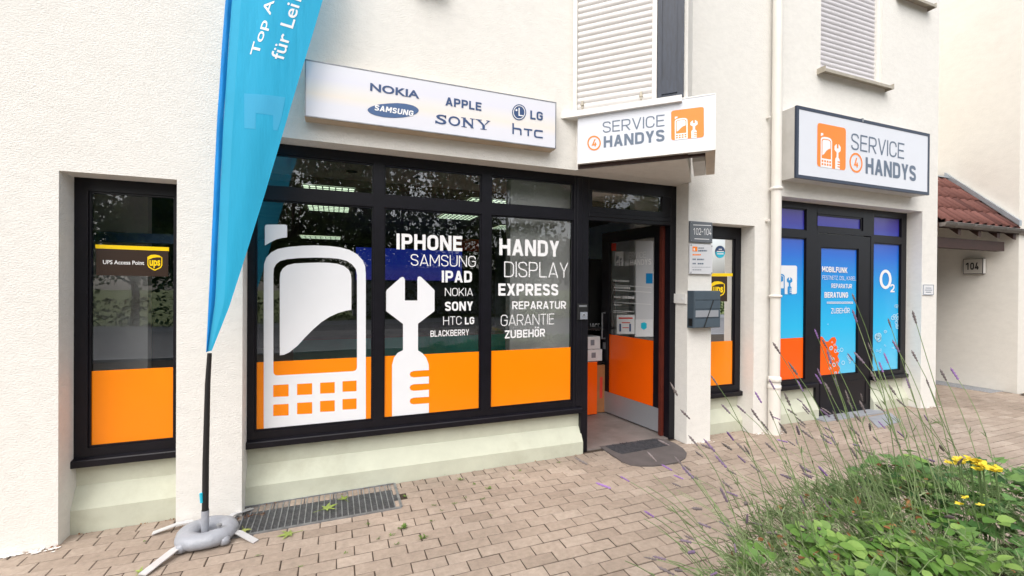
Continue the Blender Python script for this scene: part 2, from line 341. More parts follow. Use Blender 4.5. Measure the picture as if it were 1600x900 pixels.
# ------------------------------------------------------------------ grotesque stroke lettering (technical sans), each stroke a flat piece
def bz(*p):
    """polyline through a start point and cubic segments / straight points"""
    out_ = [Vector((*p[0], 0))]
    for s_ in p[1:]:
        if len(s_) == 2: out_.append(Vector((*s_, 0)))
        else:
            a = out_[-1]; b, c, d = [Vector((s_[i], s_[i+1], 0)) for i in (0, 2, 4)]
            for k in range(1, 8): t = k/7; out_.append(a*(1-t)**3+b*3*t*(1-t)**2+c*3*t*t*(1-t)+d*t**3)
    return out_
GW = dict(A=.70, B=.64, C=.62, D=.66, E=.56, F=.54, G=.65, H=.67, I=0, K=.66, L=.53, M=.82, N=.70, O=.66, P=.62, R=.65, S=.61, T=.58, U=.66, V=.66, W=1.0, X=.66, Y=.64, Z=.57)
def glyph(ch, w):
    h = w/2; q = []; W = GW.get(ch, .56)+w*.35
    if ch == 'I': W = w
    l, r, b, t, c = h, W-h, h, 1-h, W/2
    V_ = lambda x, y0=0, y1=1: q.append([(x-h, y0), (x+h, y0), (x+h, y1), (x-h, y1)])
    H_ = lambda y, x0=0, x1=None: q.append([(x0, y-h), (W if x1 is None else x1, y-h), (W if x1 is None else x1, y+h), (x0, y+h)])
    def D_(x0, y0, x1, y1, f=1.0):
        k = h*f*sqrt(1+((x1-x0)/(y1-y0))**2); q.append([(x0-k, y0), (x0+k, y0), (x1+k, y1), (x1-k, y1)])
    def R_(*p, close=False):
        P = bz(*p); n = len(P); L0, L1 = [], []
        for i in range(n):
            a = (P[i]-P[i-1]) if i or close else P[1]-P[0]; d = (P[(i+1) % n]-P[i]) if i < n-1 or close else P[i]-P[i-1]
            a = a.normalized() if a.length > 1e-7 else d.normalized(); d = d.normalized() if d.length > 1e-7 else a
            m_ = (a+d).normalized(); nv = Vector((-m_.y, m_.x, 0))*(h/max(.6, m_.dot(a))); L0.append(P[i]+nv); L1.append(P[i]-nv)
        q.append(('R', [(p_.x, p_.y) for p_ in L0], [(p_.x, p_.y) for p_ in L1], close))
    rr = min(.34, .36)
    if ch in 'OÖ0': R_((c, t), (c-.25*W, t, l, t-.08, l, 1-rr), (l, rr), (l, b+.08, c-.25*W, b, c, b), (c+.25*W, b, r, b+.08, r, rr), (r, 1-rr), (r, t-.08, c+.25*W, t, c-.001, t))
    if ch == 'Ö': V_(c-.17, 1.10, 1.10+w*1.05); V_(c+.17, 1.10, 1.10+w*1.05)
    if ch == 'I': V_(h)
    elif ch == 'H': V_(l); V_(r); H_(.51, w, W-w)
    elif ch == 'E': V_(l); H_(t, w); H_(b, w); H_(.51, w, W*.92)
    elif ch == 'F': V_(l); H_(t, w); H_(.49, w, W*.92)
    elif ch == 'L': V_(l); H_(b, w)
    elif ch == 'T': H_(t); V_(c, 0, 1-w)
    elif ch == 'N': V_(l); V_(r); D_(r-h*.1, 0, l+h*.1, 1)
    elif ch == 'M': V_(l); V_(r); D_(c, .26, l+h*.2, 1); D_(c, .26, r-h*.2, 1)
    elif ch == 'A': D_(h*1.05, 0, c, 1); D_(W-h*1.05, 0, c, 1); q.append([(W*.22, .20), (W*.78, .20), (W*.78-.03, .20+w*.95), (W*.22+.03, .20+w*.95)])
    elif ch == 'V': D_(c, 0, h, 1); D_(c, 0, W-h, 1)
    elif ch == 'W': D_(W*.27, 0, h, 1); D_(W*.27, 0, c, 1); D_(W*.73, 0, c, 1); D_(W*.73, 0, W-h, 1)
    elif ch == 'X': D_(h*1.1, 0, W-h*1.1, 1); D_(W-h*1.1, 0, h*1.1, 1)
    elif ch == 'Y': V_(c, 0, .45); D_(c, .40, h*1.1, 1); D_(c, .40, W-h*1.1, 1)
    elif ch == 'K': V_(l); D_(W-h*1.15, 0, w+.12, .56); D_(w*.9, .36, W-h*1.25, 1)
    elif ch == 'Z': H_(t); H_(b); D_(h*1.3, w*.9, W-h*1.3, 1-w*.9)
    elif ch == 'U': R_((l, 1), (l, rr), (l, b+.06, c-.25*W, b, c, b), (c+.25*W, b, r, b+.06, r, rr), (r, 1))
    elif ch == 'C': R_((r, .68), (r, t-.06, c+.25*W, t, c, t), (c-.25*W, t, l, t-.06, l, 1-rr), (l, rr), (l, b+.06, c-.25*W, b, c, b), (c+.25*W, b, r, b+.06, r, .32))
    elif ch == 'G': R_((r, .70), (r, t-.06, c+.25*W, t, c, t), (c-.25*W, t, l, t-.06, l, 1-rr), (l, rr), (l, b+.06, c-.25*W, b, c, b), (c+.25*W, b, r, b+.06, r, .32), (r, .5)); H_(.5-h+h, c, W)
    elif ch == 'D': V_(l); R_((w, t), (c*.9, t), (c+.3*W, t, r, t-.1, r, 1-rr), (r, rr), (r, b+.1, c+.3*W, b, c*.9, b), (w, b))
    elif ch in 'PR':
        y = .45; R_((w, t), (c, t), (c+.3*W, t, r, t-.06, r, (t+y)/2), (r, y+.06, c+.3*W, y, c, y), (w, y)); V_(l)
        if ch == 'R': D_(W-h*1.1, 0, c+.02, y-h)
    elif ch == 'B':
        y = .51; V_(l); R_((w, t), (c*.9, t), (c+.28*W, t, r-.02, t-.04, r-.02, (t+y)/2), (r-.02, y+.04, c+.28*W, y, c*.9, y), (w, y)); R_((w, y), (c, y), (c+.3*W, y, r, y-.05, r, (b+y)/2), (r, b+.05, c+.3*W, b, c, b), (w, b))
    elif ch == 'S': R_((r-.01, .74), (r-.02, t-.06, c+.25*W, t, c, t), (c-.28*W, t, l, t-.05, l, .735), (l, .56, c-.15*W, .54, c, .505), (c+.2*W, .46, r, .44, r, .265), (r, b+.05, c+.28*W, b, c, b), (c-.25*W, b, l+.02, b+.06, l+.01, .26))
    elif ch == '2': R_((l, .70), (l, t-.05, c-.25*W, t, c, t), (c+.25*W, t, r, t-.05, r, .72), (r, .56, W*.8, .48, W*.62, .34), (h*1.5, w)); H_(b)
    elif ch == '1': V_(W*.6); D_(W*.12, .70, W*.6-h, .97)
    elif ch == '4': H_(.25); D_(h*1.4, .25, W*.60, 1); V_(W*.72, 0, .52)
    elif ch == '-': H_(.48, 0, W*.75); W *= .75
    elif ch == ',': q.append([(0, -.14), (w*.7, -.14), (w*1.25, w*1.1), (w*.25, w*1.1)]); W = w*1.25
    elif ch == ' ': W = .26
    return q, W
def din(s, pl, bl, br, tl, mt, parent, wt=.15, lift=.002, p3=False, name='lettering', gap=.115):
    A, B_, C = (bl, br, tl) if p3 else (pl(*bl), pl(*br), pl(*tl))
    n = (B_-A).cross(C-A).normalized()
    if n.dot(Vector((0, 0, H))-A) < 0: n = -n
    x = 0; it = []
    for ch in s:
        g_, W = glyph(ch, wt); it.append((x, g_)); x += W+gap
    tot = x-gap; ex, ey = (B_-A)/tot, C-A; mb = MB(); cnt = 0
    for x0, g_ in it:
        for k, q in enumerate(g_):
            o = n*(lift+.00012*k); P = lambda p: A+ex*(x0+p[0])+ey*p[1]+o
            if q[0] == 'R':
                _, a, b, cl = q; m_ = len(a); vs = [P(p) for p in a]+[P(p) for p in b]
                mb.add(vs, [(i, i+1, m_+i+1, m_+i) for i in range(m_-1)])
            else: mb.add([P(p) for p in q], [(0, 1, 2, 3)])
    return obj(name, mb, mt, parent)
#MAIN
# ================================================================== SETTING: ground
def sheet(name, x0, x1, y0, y1, z, mt, parent=None, kind='structure', slope=False):
    mb = MB(); xs = [x0, x1] if not slope else [x0]+[x for x in (-3.8, 2.2) if x0 < x < x1]+[x1]
    vs = [(x, y, z+(gz(x) if slope else 0)) for y in (y0, y1) for x in xs]; n = len(xs)
    mb.add(vs, [(i, i+1, n+i+1, n+i) for i in range(n-1)])
    return obj(name, mb, mt, parent, kind)
ground = sheet('ground', -150, 150, -160, 160, -.42, M['grass'])
pavement = sheet('pavement', -40, 9.66, -4.2, 4.64, -.0046, M['bed'], slope=True)
sheet('road', -150, 150, -12.5, -4.35, -.14, M['asphalt'])
obj('kerb', MB().box(-40, 40, -4.35, -4.2, -.4, -.005), M['slab'], None, 'structure')
sheet('far_pavement', -150, 150, -15, -12.5, -.13, M['slab'])
sheet('right_pavement', 9.66, 40, -4.2, 3.6, -.012, M['bed'])

# ================================================================== THE SHOP BUILDING
B = thing('shop_building', 'cream stucco building with shop front, entrance door and roller shutters above', 'building', (0, 4, 0))
ZT = 6.2
wl = MB(); D0, D1 = YF, 3.92
for r in [(-7, -1.575, -.3, ZT), (-1.575, -.973, 2.268, ZT), (-.973, -.592, -.3, ZT), (-.592, 2.02, 2.627, ZT), (2.02, 3.31, 2.627, ZT),
          (3.31, 3.617, -.3, ZT), (3.617, 4.218, 2.245, ZT), (4.218, 4.62, -.3, ZT), (4.62, 5.228, 2.60, ZT), (5.228, 6.352, 2.60, 4.08), (6.352, 7.22, 2.60, ZT), (7.22, 7.557, -.3, ZT)]:
    wl.box(r[0], r[1], D0, D1, r[2], r[3])
wl.box(5.228, 6.352, 3.75, D1, 4.08, ZT)
wl.box(7.3, 7.557, D1, 9.2, -.3, ZT)
obj('wall', wl, M['wall'], B)
# oriel: a triangular bay over the entrance, one face at 45 degrees each way
KB = 3.96*sqrt(2)
ax, ay = 2.675, 2.93
ob = MB().prism([(2.015, 3.605), (ax, ay), (3.31, 3.565), (3.31, 3.605)], 2, 2.627, ZT)
obj('bay_wall', ob, M['wall'], B)
obj('bay_soffit_board', MB().extr([Vector((2.03, 3.574, 2.629))+Vector((-.008, -.008, 0)), Vector((ax, ay, 2.629))+Vector((0, -.012, 0)), Vector((ax, ay, 2.69))+Vector((0, -.012, 0)), Vector((2.03, 3.574, 2.69))+Vector((-.008, -.008, 0))], (.004, .004, 0)), M['brown_wood'], B)
# plinths
def plinth(x0, x1, yf=3.735):
    zb = gz(x0)-.1
    mb = MB().prism([(3.93, zb), (yf, zb), (yf, .112), (yf+.006, .122), (3.802, .238), (3.808, .245), (3.808, .40), (3.93, .40)], 0, x0, x1)
    return obj('plinth', mb, M['plinth'], B)
plinth(-1.5745, -.9735); plinth(-.5915, 2.195); plinth(3.6175, 4.2175); plinth(4.64, 5.455); plinth(6.49, 7.2195)

# ------------------------------------------------------------------ frames
def frame_geo(mb, outer, holes, y0, dep):
    def loop(r): return [(r[0], r[2]), (r[1], r[2]), (r[1], r[3]), (r[0], r[3])]
    if len(holes) == 1:
        A_, B_ = loop(outer), loop(holes[0])
        for i in range(4):
            j = (i+1) % 4; mb.add([(p_[0], y0, p_[1]) for p_ in (A_[i], A_[j], B_[j], B_[i])], [(0, 1, 2, 3)])
    else: mb.flat([[Vector((a, y0, b)) for a, b in loop(q)] for q in [outer]+holes])
    for q in [outer]+holes:
        l = loop(q)
        for i in range(4):
            a, b = l[i], l[(i+1) % 4]
            mb.add([(a[0], y0, a[1]), (b[0], y0, b[1]), (b[0], y0+dep, b[1]), (a[0], y0+dep, a[1])], [(0, 1, 2, 3)])
    return mb
def frame(name, outer, holes, parent, y0=YW, dep=.075, bead=.012):
    mb = frame_geo(MB(), outer, holes, y0, dep)
    for h in holes:
        frame_geo(mb, h, [(h[0]+bead, h[1]-bead, h[2]+bead, h[3]-bead)], y0+.012, .03)
    return obj(name, mb, M['frame'], parent)
def pane(r, parent, y=YG, mt='glass', name='pane', lab=None):
    mb = MB().add([(r[0], y, r[2]), (r[1], y, r[2]), (r[1], y, r[3]), (r[0], y, r[3])], [(0, 1, 2, 3)])
    return obj(name, mb, M[mt], parent, label=lab)
def sill(x0, x1, parent, z=.385, y=3.735):
    mb = MB().prism([(3.84, z), (y, z), (y, z+.040), (y+.006, z+.046), (3.774, z+.052), (3.84, z+.052)], 0, x0, x1)
    return obj('sill', mb, M['frame'], parent)
def film(r, mt, parent, y=YG-.002, name='film'):
    return pane(r, parent, y, mt, name)
ZG = .497                                        # lower edge of all shop glass
# window left
W1 = frame('narrow_window', (-1.576, -.972, .385, 2.269), [(WW(137, 600).x, -1.03, ZG, WW(142, 298).z)], B)
r1 = (WW(137, 600).x-.01, -1.02, ZG-.01, WW(142, 298).z+.01)
pane(r1, W1, lab='pane with yellow and brown parcel notice'); sill(-1.585, -.966, W1)
zo = WG(200, 577).z
film((r1[0], r1[1], r1[2], zo), 'orange', W1, name='orange_film')
shape('notice_strip', WG, [[(149.3, 382), (264.2, 386.5), (264.2, 392.3), (149.3, 388)]], M['ups_yellow'], W1, .003)
shape('notice', WG, [[(150.4, 388.2), (263.2, 392.4), (262.8, 432.2), (150.6, 430.2)]], M['ups_brown'], W1, .002)
text('UPS Access Point', WG, (161.3, 413.2), (225.6, 414), (161.3, 406.4), M['white_letter'], W1, .012, ref='UPS Access P', lift=.004) if 0 else text('UPS Access Point', WG, (161.3, 412.6), (225.6, 414), (161.3, 406.2), M['white_letter'], W1, .012, lift=.004)
def shield(pl, cx, cy, sx, sy, parent, lift=.004):
    o = [(-1, -.72), (-.55, -.98), (0, -1.02), (.55, -.93), (1, -.66), (1, .35), (.82, .66), (.4, .86), (0, 1.02), (-.4, .86), (-.82, .62), (-1, .3)]
    shape('emblem', pl, [[(cx+a*sx, cy+b*sy) for a, b in o]], M['ups_yellow'], parent, lift)
    i = [(-.86, -.36), (-.3, -.60), (.3, -.68), (.86, -.66), (.86, .3), (.7, .54), (.33, .72), (0, .86), (-.33, .72), (-.7, .5), (-.86, .26)]
    shape('emblem', pl, [[(cx+a*sx, cy+b*sy) for a, b in i]], M['ups_brown'], parent, lift+.0007)
    text('ups', pl, (cx-.72*sx, cy+.42*sy), (cx+.74*sx, cy+.42*sy), (cx-.72*sx, cy-.32*sy), M['ups_yellow'], parent, .035, ref='uus', lift=lift+.0014)
shield(WG, 242.3, 410.4, 11.6, 12.3, W1)

# main display window
x1a, x1b = WW(397.5, 600).x, WW(583, 500).x
x2a, x2b = WW(599.3, 500).x, WW(751.8, 500).x
x3a, x3b = WW(766.5, 500).x, WW(895.5, 480).x
zt, zta, ztb = WW(432.4, 239.6).z, WW(896, 328).z, WW(895, 343.75).z
xs = [(x1a, x1b), (x2a, x2b), (x3a, x3b)]
W2 = frame('display_window', (-.625, 2.105, .385, 2.64), [(a, b, ZG, ztb) for a, b in xs]+[(a, b, zta, zt) for a, b in xs], B)
for a, b in xs:
    pane((a-.008, b+.008, ZG-.008, ztb+.008), W2, YG); pane((a-.008, b+.008, zta-.008, zt+.008), W2, YG)
sill(-.62, 2.185, W2)
zo = (WG(480, 562).z+WG(830, 545.5).z)/2
for a, b in xs: film((a-.008, b+.008, ZG-.008, zo), 'orange', W2, name='orange_film')

# big phone and spanner pictogram, measured on the glass, reused small on the signs
def c4(l): return [(380+x/4, 330+y/4) for x, y in l]
def c5(l): return [(380+x/4, 540+y/4) for x, y in l]
body_o = [(412.2, 671.3), (412.2, 430)]+c4([(131, 330), (145, 290), (175, 258), (215, 237), (280, 224), (370, 216), (450, 214), (540, 218), (610, 227), (665, 243), (710, 268), (745, 305), (762, 345), (766, 400)])+[(571.5, 657.3)]
body_h = rnd(c4([(189, 500), (189, 400), (192, 358), (207, 330), (232, 311), (275, 300), (350, 293), (450, 290), (540, 292), (600, 298), (645, 310), (680, 332), (704, 362), (711, 400), (711, 500)])+c5([(711, 158), (189, 187)]), [0]*15+[7, 7])
screen = c4([(229, 900), (229, 420), (233, 385), (248, 358), (275, 338), (320, 327), (400, 323), (470, 321), (540, 323), (590, 329), (630, 343), (660, 367), (673, 395), (676, 430), (676, 616), (640, 622), (590, 637), (540, 660), (490, 692), (440, 735), (390, 785), (340, 840), (290, 880), (255, 897)])
ant = rnd([(414, 351), (448.7, 351), (448.7, 371), (441, 371.8), (432, 374), (422, 379), (414, 383.5)], [4, 4, 1, 0, 0, 0, 0])
keys = []
for (xa, xb, t, bt) in ((188, 284, 243, 318), (337, 431, 236, 306), (481, 572, 228.5, 297), (620.5, 708, 219.5, 285.5)):
    keys.append(rnd(c5([(xa, t+3), (xb, t-2), (xb, bt-2), (xa, bt+2)]), .7, 3))
for (xa, xb, t, bt) in ((188, 284, 365, 437), (337, 431, 354, 426), (481, 572, 342.5, 411), (620.5, 708, 331, 397)):
    keys.append(rnd(c5([(xa, t+3), (xb, t-2), (xb, bt-2), (xa, bt+2)]), .7, 3))
wr = c4([(1010, 558), (1010, 428)])+[(631, 433.6), (628.5, 432.6), (625.8, 433.8)]+c4([(897, 492), (893, 504), (893, 624), (998, 704), (998, 880)])
wr += c5([(998, 28), (965, 45), (942, 75), (930, 120), (930, 451.5), (1160, 430), (1160, 359)])
wr += c5([(1065, 366), (1046, 361), (1040, 347), (1046, 332), (1065, 325), (1160, 319), (1160, 275), (1065, 282), (1046, 277), (1040, 262), (1046, 248), (1065, 241), (1160, 236), (1160, 192), (1065, 198), (1046, 193), (1040, 179), (1046, 165), (1065, 158), (1160, 152), (1158, 115), (1143, 75), (1120, 48), (1092, 30)])
wr += c4([(1092, 880), (1092, 703), (1195, 624), (1195, 495), (1190, 488)])+[(658.5, 433.4), (655.5, 431.8), (652.6, 433.2)]+c4([(1088, 428), (1088, 558)])
shape('phone_pictogram', WG, [body_o, body_h], M['white_film'], W2, .0045)
shape('phone_pictogram', WG, [screen], M['white_film'], W2, .0045)
shape('phone_pictogram', WG, [ant], M['white_film'], W2, .0045)
for k in keys: obj('phone_key', MB().flat([[WG(*p)+Vector((0, -.0052, 0)) for p in k]]), M['orange'], W2)
shape('spanner_pictogram', WG, [wr], M['white_film'], W2, .0045)
def uv(l):                                            # pictogram in unit square coordinates
    q = [WG(*p) for p in l]; return [(p.x, p.z) for p in q]
_bx0, _bx1 = WG(412.2, 600).x, WG(680, 600).x
_bz0, _bz1 = WG(480, 664).z, WG(430, 351).z
def unit(l): return [(.115+.70*(x-_bx0)/(_bx1-_bx0), .0+.78*(z-_bz0)/(_bz1-_bz0)) for x, z in uv(l)]
U = {'body': [unit(body_o), unit(body_h)], 'screen': [unit(screen)], 'ant': [unit(ant)], 'wr': [unit(wr)], 'keys': [unit(k) for k in keys]}
def pictogram(A, ex, ez, n, parent, bgm, fgm, lift):
    """A lower left corner, ex, ez edge vectors of the rounded square, n outward normal"""
    def mp(l, h): return [A+ex*min(max(a, 0), 1)+ez*min(max(b, 0), 1)+n*h for a, b in l]
    sq = rnd([(0, 0), (1, 0), (1, 1), (0, 1)], .09, 5)
    obj('logo_square', MB().flat([mp(sq, lift)]), bgm, parent)
    fg = MB()
    fg.flat([mp(U['body'][0], lift+.001), mp(U['body'][1], lift+.001)]); fg.flat([mp(U['screen'][0], lift+.001)])
    fg.flat([mp(U['ant'][0], lift+.001)]); fg.flat([mp(U['wr'][0], lift+.001)])
    obj('logo_pictogram', fg, fgm, parent)
    kb = MB()
    for k in U['keys']: kb.flat([mp(k, lift+.002)])
    obj('logo_keys', kb, bgm, parent)
BO, MD, LT = .205, .165, .085
for s, bl, br, tl, wt, ref in [
    ('IPHONE', (619.4, 389.5), (722, 392.6), (619.4, 364.8), BO, None), ('SAMSUNG', (641.6, 415), (743.1, 417.3), (641.6, 396.9), LT, None),
    ('IPAD', (690.1, 441.2), (737.2, 441.4), (690.1, 422.8), BO, None), ('NOKIA', (695, 462.5), (738.7, 462.3), (695, 449.9), LT, None),
    ('SONY', (695, 485.9), (738.7, 485.1), (695, 471.4), BO, None), ('HTC', (692.3, 507.9), (721, 507), (692.3, 494.6), LT, None),
    ('LG', (726.2, 507), (740.8, 506.2), (726.2, 495.7), BO, None), ('BLACKBERRY', (672.4, 526.3), (732.6, 523.6), (672.4, 516.6), .15, None),
    ('HANDY', (779.9, 398.6), (873.4, 401.3), (779.9, 372.6), BO, None), ('DISPLAY', (787.5, 433), (887.5, 433.8), (787.5, 408.5), LT-.012, None),
    ('EXPRESS', (778.4, 461.9), (871.9, 461.7), (778.4, 442.9), BO, None), ('REPARATUR', (800.1, 483.2), (883.9, 482.4), (800.1, 470.8), MD, None),
    ('GARANTIE', (782.2, 509.4), (865.6, 506.6), (782.2, 491.9), LT-.012, None), ('ZUBEHÖR', (788.5, 528.8), (851.2, 525.6), (788.5, 516.3), MD+.01, 'ZUBEHOR')]:
    din(s, WG, bl, br, tl, M['white_letter'], W2, wt, lift=.005)

# entrance: frame, top light, open door leaf
zl0, zl1 = WW(925.9, 322.7).z, WW(925.9, 296.4).z
zd = WW(921, 343.5).z
xd0, xd1 = WW(918, 600).x, WW(1046.5, 560).x
df = MB()
df.bbox(2.107, xd0, YW-.004, 3.86, .386, 2.64, .003); df.bbox(2.186, xd0, YW-.004, 3.86, gz(2.1)-.02, .3855, .003); df.bbox(2.135, 2.19, YW-.012, YW, .44, 2.6, .003)
df.bbox(xd1, 3.34, YW, 3.86, -.02, 2.64, .003)
df.box(xd0, xd1, YW, 3.86, zl1, 2.64); df.box(xd0, xd1, YW, 3.86, zd, zl0)
df.bbox(xd0, xd1, YW-.010, YW, zd+.035, zd+.075, .003)
df.box(xd0, WW(925.9, 310).x, YW+.004, 3.85, zl0, zl1); df.box(WW(1036, 318).x, xd1, YW+.004, 3.85, zl0, zl1)
DF = obj('entrance_frame', df, M['frame'], B)
pane((xd0, xd1, zl0-.01, zl1+.01), DF, YG)
obj('threshold', MB().box(xd0, xd1, 3.79, 3.88, -.05, .008), M['floor_in'], DF)
# leaf, turned inward about its right edge
hp, fp = Vector((3.250, 3.93, 0)), Vector((3.147, 4.93, 0))
e = (fp-hp).normalized(); nn = Vector((-e.y, e.x, 0))
if nn.x > 0: nn = -nn                              # nn: the street face of the leaf
LP = Plane(nn, nn.dot(hp))
lz1 = LP(943, 367).z+.02
def leafbox(mb, a, b, z0, z1, d0, d1):
    return mb.extr([hp+e*a+nn*(-d0)+Vector((0, 0, z0)), hp+e*b+nn*(-d0)+Vector((0, 0, z0)), hp+e*b+nn*(-d0)+Vector((0, 0, z1)), hp+e*a+nn*(-d0)+Vector((0, 0, z1))], nn*(d0-d1))
def la(px, py): q = LP(px, py); return (q-hp).dot(e)
ga, gb = la(1022, 400), la(951, 450)
gt, gbt = LP(985, 375).z, .27
lm = MB()
leafbox(lm, .0, ga, .02, lz1, 0, .055); leafbox(lm, gb, 1.0, .02, lz1, 0, .055); leafbox(lm, ga, gb, gt, lz1, 0, .055); leafbox(lm, ga, gb, .02, gbt, 0, .055)
DL = obj('entrance_door', lm, M['frame'], B, label='dark framed glass door standing open inward')
gl = MB(); q = [hp+e*a-nn*.02+Vector((0, 0, z)) for a, z in ((ga-.01, gbt-.01), (gb+.01, gbt-.01), (gb+.01, gt+.01), (ga-.01, gt+.01))]
gl.add(q, [(0, 1, 2, 3)]); obj('pane', gl, M['glass'], DL)
edge = MB(); leafbox(edge, -.012, .0, .02, lz1, .004, .05); obj('door_edge', edge, M['door_edge'], DL)
strip = MB().box(xd1-.035, xd1-.002, 3.862, 3.905, .01, zd); obj('hinge_side_rebate', strip, M['door_edge'], DF)
zo = (LP(950.8, 522.8).z+LP(1019.5, 532).z)/2
fm = MB().add([hp+e*a-nn*.017+Vector((0, 0, z)) for a, z in ((ga-.005, gbt), (gb+.005, gbt), (gb+.005, zo), (ga-.005, zo))], [(0, 1, 2, 3)])
obj('orange_film', fm, M['deep_orange'], DL)
kp = MB(); leafbox(kp, .015, .99, .022, .275, -.004, 0); obj('kick_plate', kp, M['steel'], DL)
hd = MB(); hh = hp+e*.93+nn*.045
hd.tube([hh+nn*-.045+Vector((0, 0, .93)), hh+Vector((0, 0, .93)), hh+Vector((0, 0, 1.0)), hh+Vector((0, 0, 1.25)), hh+nn*-.045+Vector((0, 0, 1.25))], .011, 8); obj('handle', hd, M['galv'], DL)
lk = MB(); leafbox(lk, .915, .955, .80, .88, -.012, 0); obj('lock', lk, M['galv'], DL)
def ltext(s, px0, px1, z0, z1, wt, mt='white_letter'):
    a, b = la(*px0), la(*px1)
    A = hp+e*a+Vector((0, 0, LP(*px0).z)); Bv = hp+e*b+Vector((0, 0, LP(*px1).z)); C = hp+e*a+Vector((0, 0, LP(px0[0], z1).z))
    return din(s, None, A-nn*.016, Bv-nn*.016, C-nn*.016, M[mt], DL, wt, lift=.0, p3=True)
ltext('SERVICE', (975.5, 404), (1007.5, 402.5), 0, 395, .09); ltext('HANDYS', (983, 414.8), (1016, 413.5), 0, 405.8, BO)
ltext('4', (976.6, 413.6), (980.2, 413.4), 0, 408.2, .16)
rg = MB(); cc = LP(978.3, 411); u1 = e*-1
def ringpts(c, r, u): return [c+u*(r*cos(i*pi/10))+Vector((0, 0, r*sin(i*pi/10)))-nn*.015 for i in range(20)]
rg.flat([ringpts(cc, .034, e), ringpts(cc, .027, e)]); obj('lettering', rg, M['white_letter'], DL)
A = LP(959, 415.5)-nn*.016; Bq = LP(972.6, 416); T = LP(959, 393.5)
pictogram(A, LP(972.6, 415.2)-LP(959, 415.5), LP(959, 393.5)-LP(959, 415.5), nn, DL, M['paper'], M['grey_print'], .001)
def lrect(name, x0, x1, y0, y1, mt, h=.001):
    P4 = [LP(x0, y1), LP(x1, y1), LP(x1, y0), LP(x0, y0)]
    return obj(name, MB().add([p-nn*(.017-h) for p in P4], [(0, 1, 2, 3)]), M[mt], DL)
lrect('poster', 991.5, 1019.5, 376, 500, 'plate', .0004)  # pale sheet added in place of the light wall seen through the glass
lrect('blue_sticker', 1007.5, 1018, 427, 443, 'sky_print')
lrect('red_sticker', 954, 961, 380, 392, 'red_print')
lrect('notice', 962, 990, 492, 522, 'paper'); lrect('notice', 991, 1019, 499, 526, 'paper')
lrect('notice_print', 965, 987, 496, 498.4, 'red_print', .002); lrect('notice_print', 970, 983, 503.5, 505, 'red_print', .002); lrect('notice_print', 971, 981, 511.5, 512.7, 'red_print', .002)
for xx in (967.5, 983): lrect('notice_print', xx-1.4, xx+1.4, 506, 518, 'navy', .002)
obj('notice_print', MB().flat([[LP(*p)-nn*.0145 for p in [(1000, 505), (1005, 503.5), (1009, 505.5), (1009, 512.5), (1004.5, 515.5), (1000, 512.5)]]]), M['aqua_print'], DL)
rw = random.Random(3); sp_ = MB()
for yy, hgt, x0, x1, big in [(441, 2.6, 957, 981, 0), (452, 3, 958, 983, 0), (455.5, 1, 957, 1016, 1), (447.5, .7, 957, 1016, 1), (467, 2.8, 958, 968, 0), (467.2, 4, 971, 990, 0), (474.2, .7, 957, 1016, 1), (478.5, 1.8, 958, 969, 0), (487.5, 1.3, 957, 988, 0), (490.3, 1, 957, 978, 0)]:
    x = x0
    while x < x1:
        l = (x1-x0) if big else min(x1-x, rw.uniform(1.6, 4.2))
        sp_.add([LP(p[0], p[1]+(p[0]-985)*.06)-nn*.0155 for p in ((x, yy), (x+l, yy), (x+l, yy-hgt), (x, yy-hgt))], [(0, 1, 2, 3)]); x += l+.8
obj('small_print', sp_, M['white_letter'], DL)

# narrow window beside the door
xa, xb = 3.60, WW(1148.5, 500).x
W3 = frame('narrow_window', (3.60, 4.232, .385, 2.262), [(3.64, xb, ZG, WW(1148, 373).z)], B)
r3 = (3.63, xb+.008, ZG-.008, WW(1148, 373).z+.008)
pane(r3, W3, lab='pane with round blue sticker and parcel emblem'); sill(3.60, 4.238, W3)
film((r3[0], r3[1], r3[2], WG(1130, 533).z), 'orange', W3, name='orange_film')
shape('notice_strip', WG, [[(1106, 427), (1144.5, 427), (1144.5, 431.8), (1106, 431.8)]], M['ups_yellow'], W3, .003)
shape('notice', WG, [[(1106, 431.9), (1136, 431.9), (1136, 471), (1106, 471)]], M['ups_brown'], W3, .002)
shield(WG, 1121.5, 452, 10.5, 12.4, W3)
shape('round_sticker', WG, [ell(1125, 393.5, 7.6, 9.6)], M['navy'], W3, .003)
shape('round_sticker', WG, [[p for p in ell(1125, 393.5, 7.6, 9.6) if p[1] > 393]], M['aqua_print'], W3, .0035)
for yy, x0, x1 in ((389.5, 1122.5, 1127.5), (393, 1119.5, 1130.5), (396.6, 1120, 1130)):
    shape('small_print', WG, [[(x0, yy-.8), (x1, yy-.8), (x1, yy+.9), (x0, yy+.9)]], M['white_letter'], W3, .0042)

# provider shop front on the right
M['blue_film'] = grad_z('blue_gradient_film', [(0, (.12, .56, .84)), (.30, (.022, .48, .83)), (.52, (.008, .34, .76)), (.72, (.010, .15, .66)), (.9, (.045, .045, .42)), (1, (.085, .055, .36))], .49, 2.56)
ol, om1, om2, orr = (4.70, WW(1259, 500).x), (WW(1276.4, 340).x, WW(1349, 345).x), (WW(1283, 480).x, WW(1341.5, 480).x), (WW(1364.5, 480).x, WW(1407.5, 480).x)
zA, zB, zC = WW(1366, 337).z, WW(1366, 368).z, WW(1364, 378.6).z
ozl = WW(1407, 577.7).z
leaf_top = WW(1276, 363).z
W4 = frame('provider_shop_front', (4.62, 5.455, .385, 2.61), [(ol[0], ol[1], ozl, zC), (ol[0], ol[1], zB, zA)], B)
frame_geo(W4_mb := MB(), (6.49, 7.235, .385, 2.61), [(orr[0], orr[1], ozl, zC), (orr[0], orr[1], zB, zA)], YW, .075)
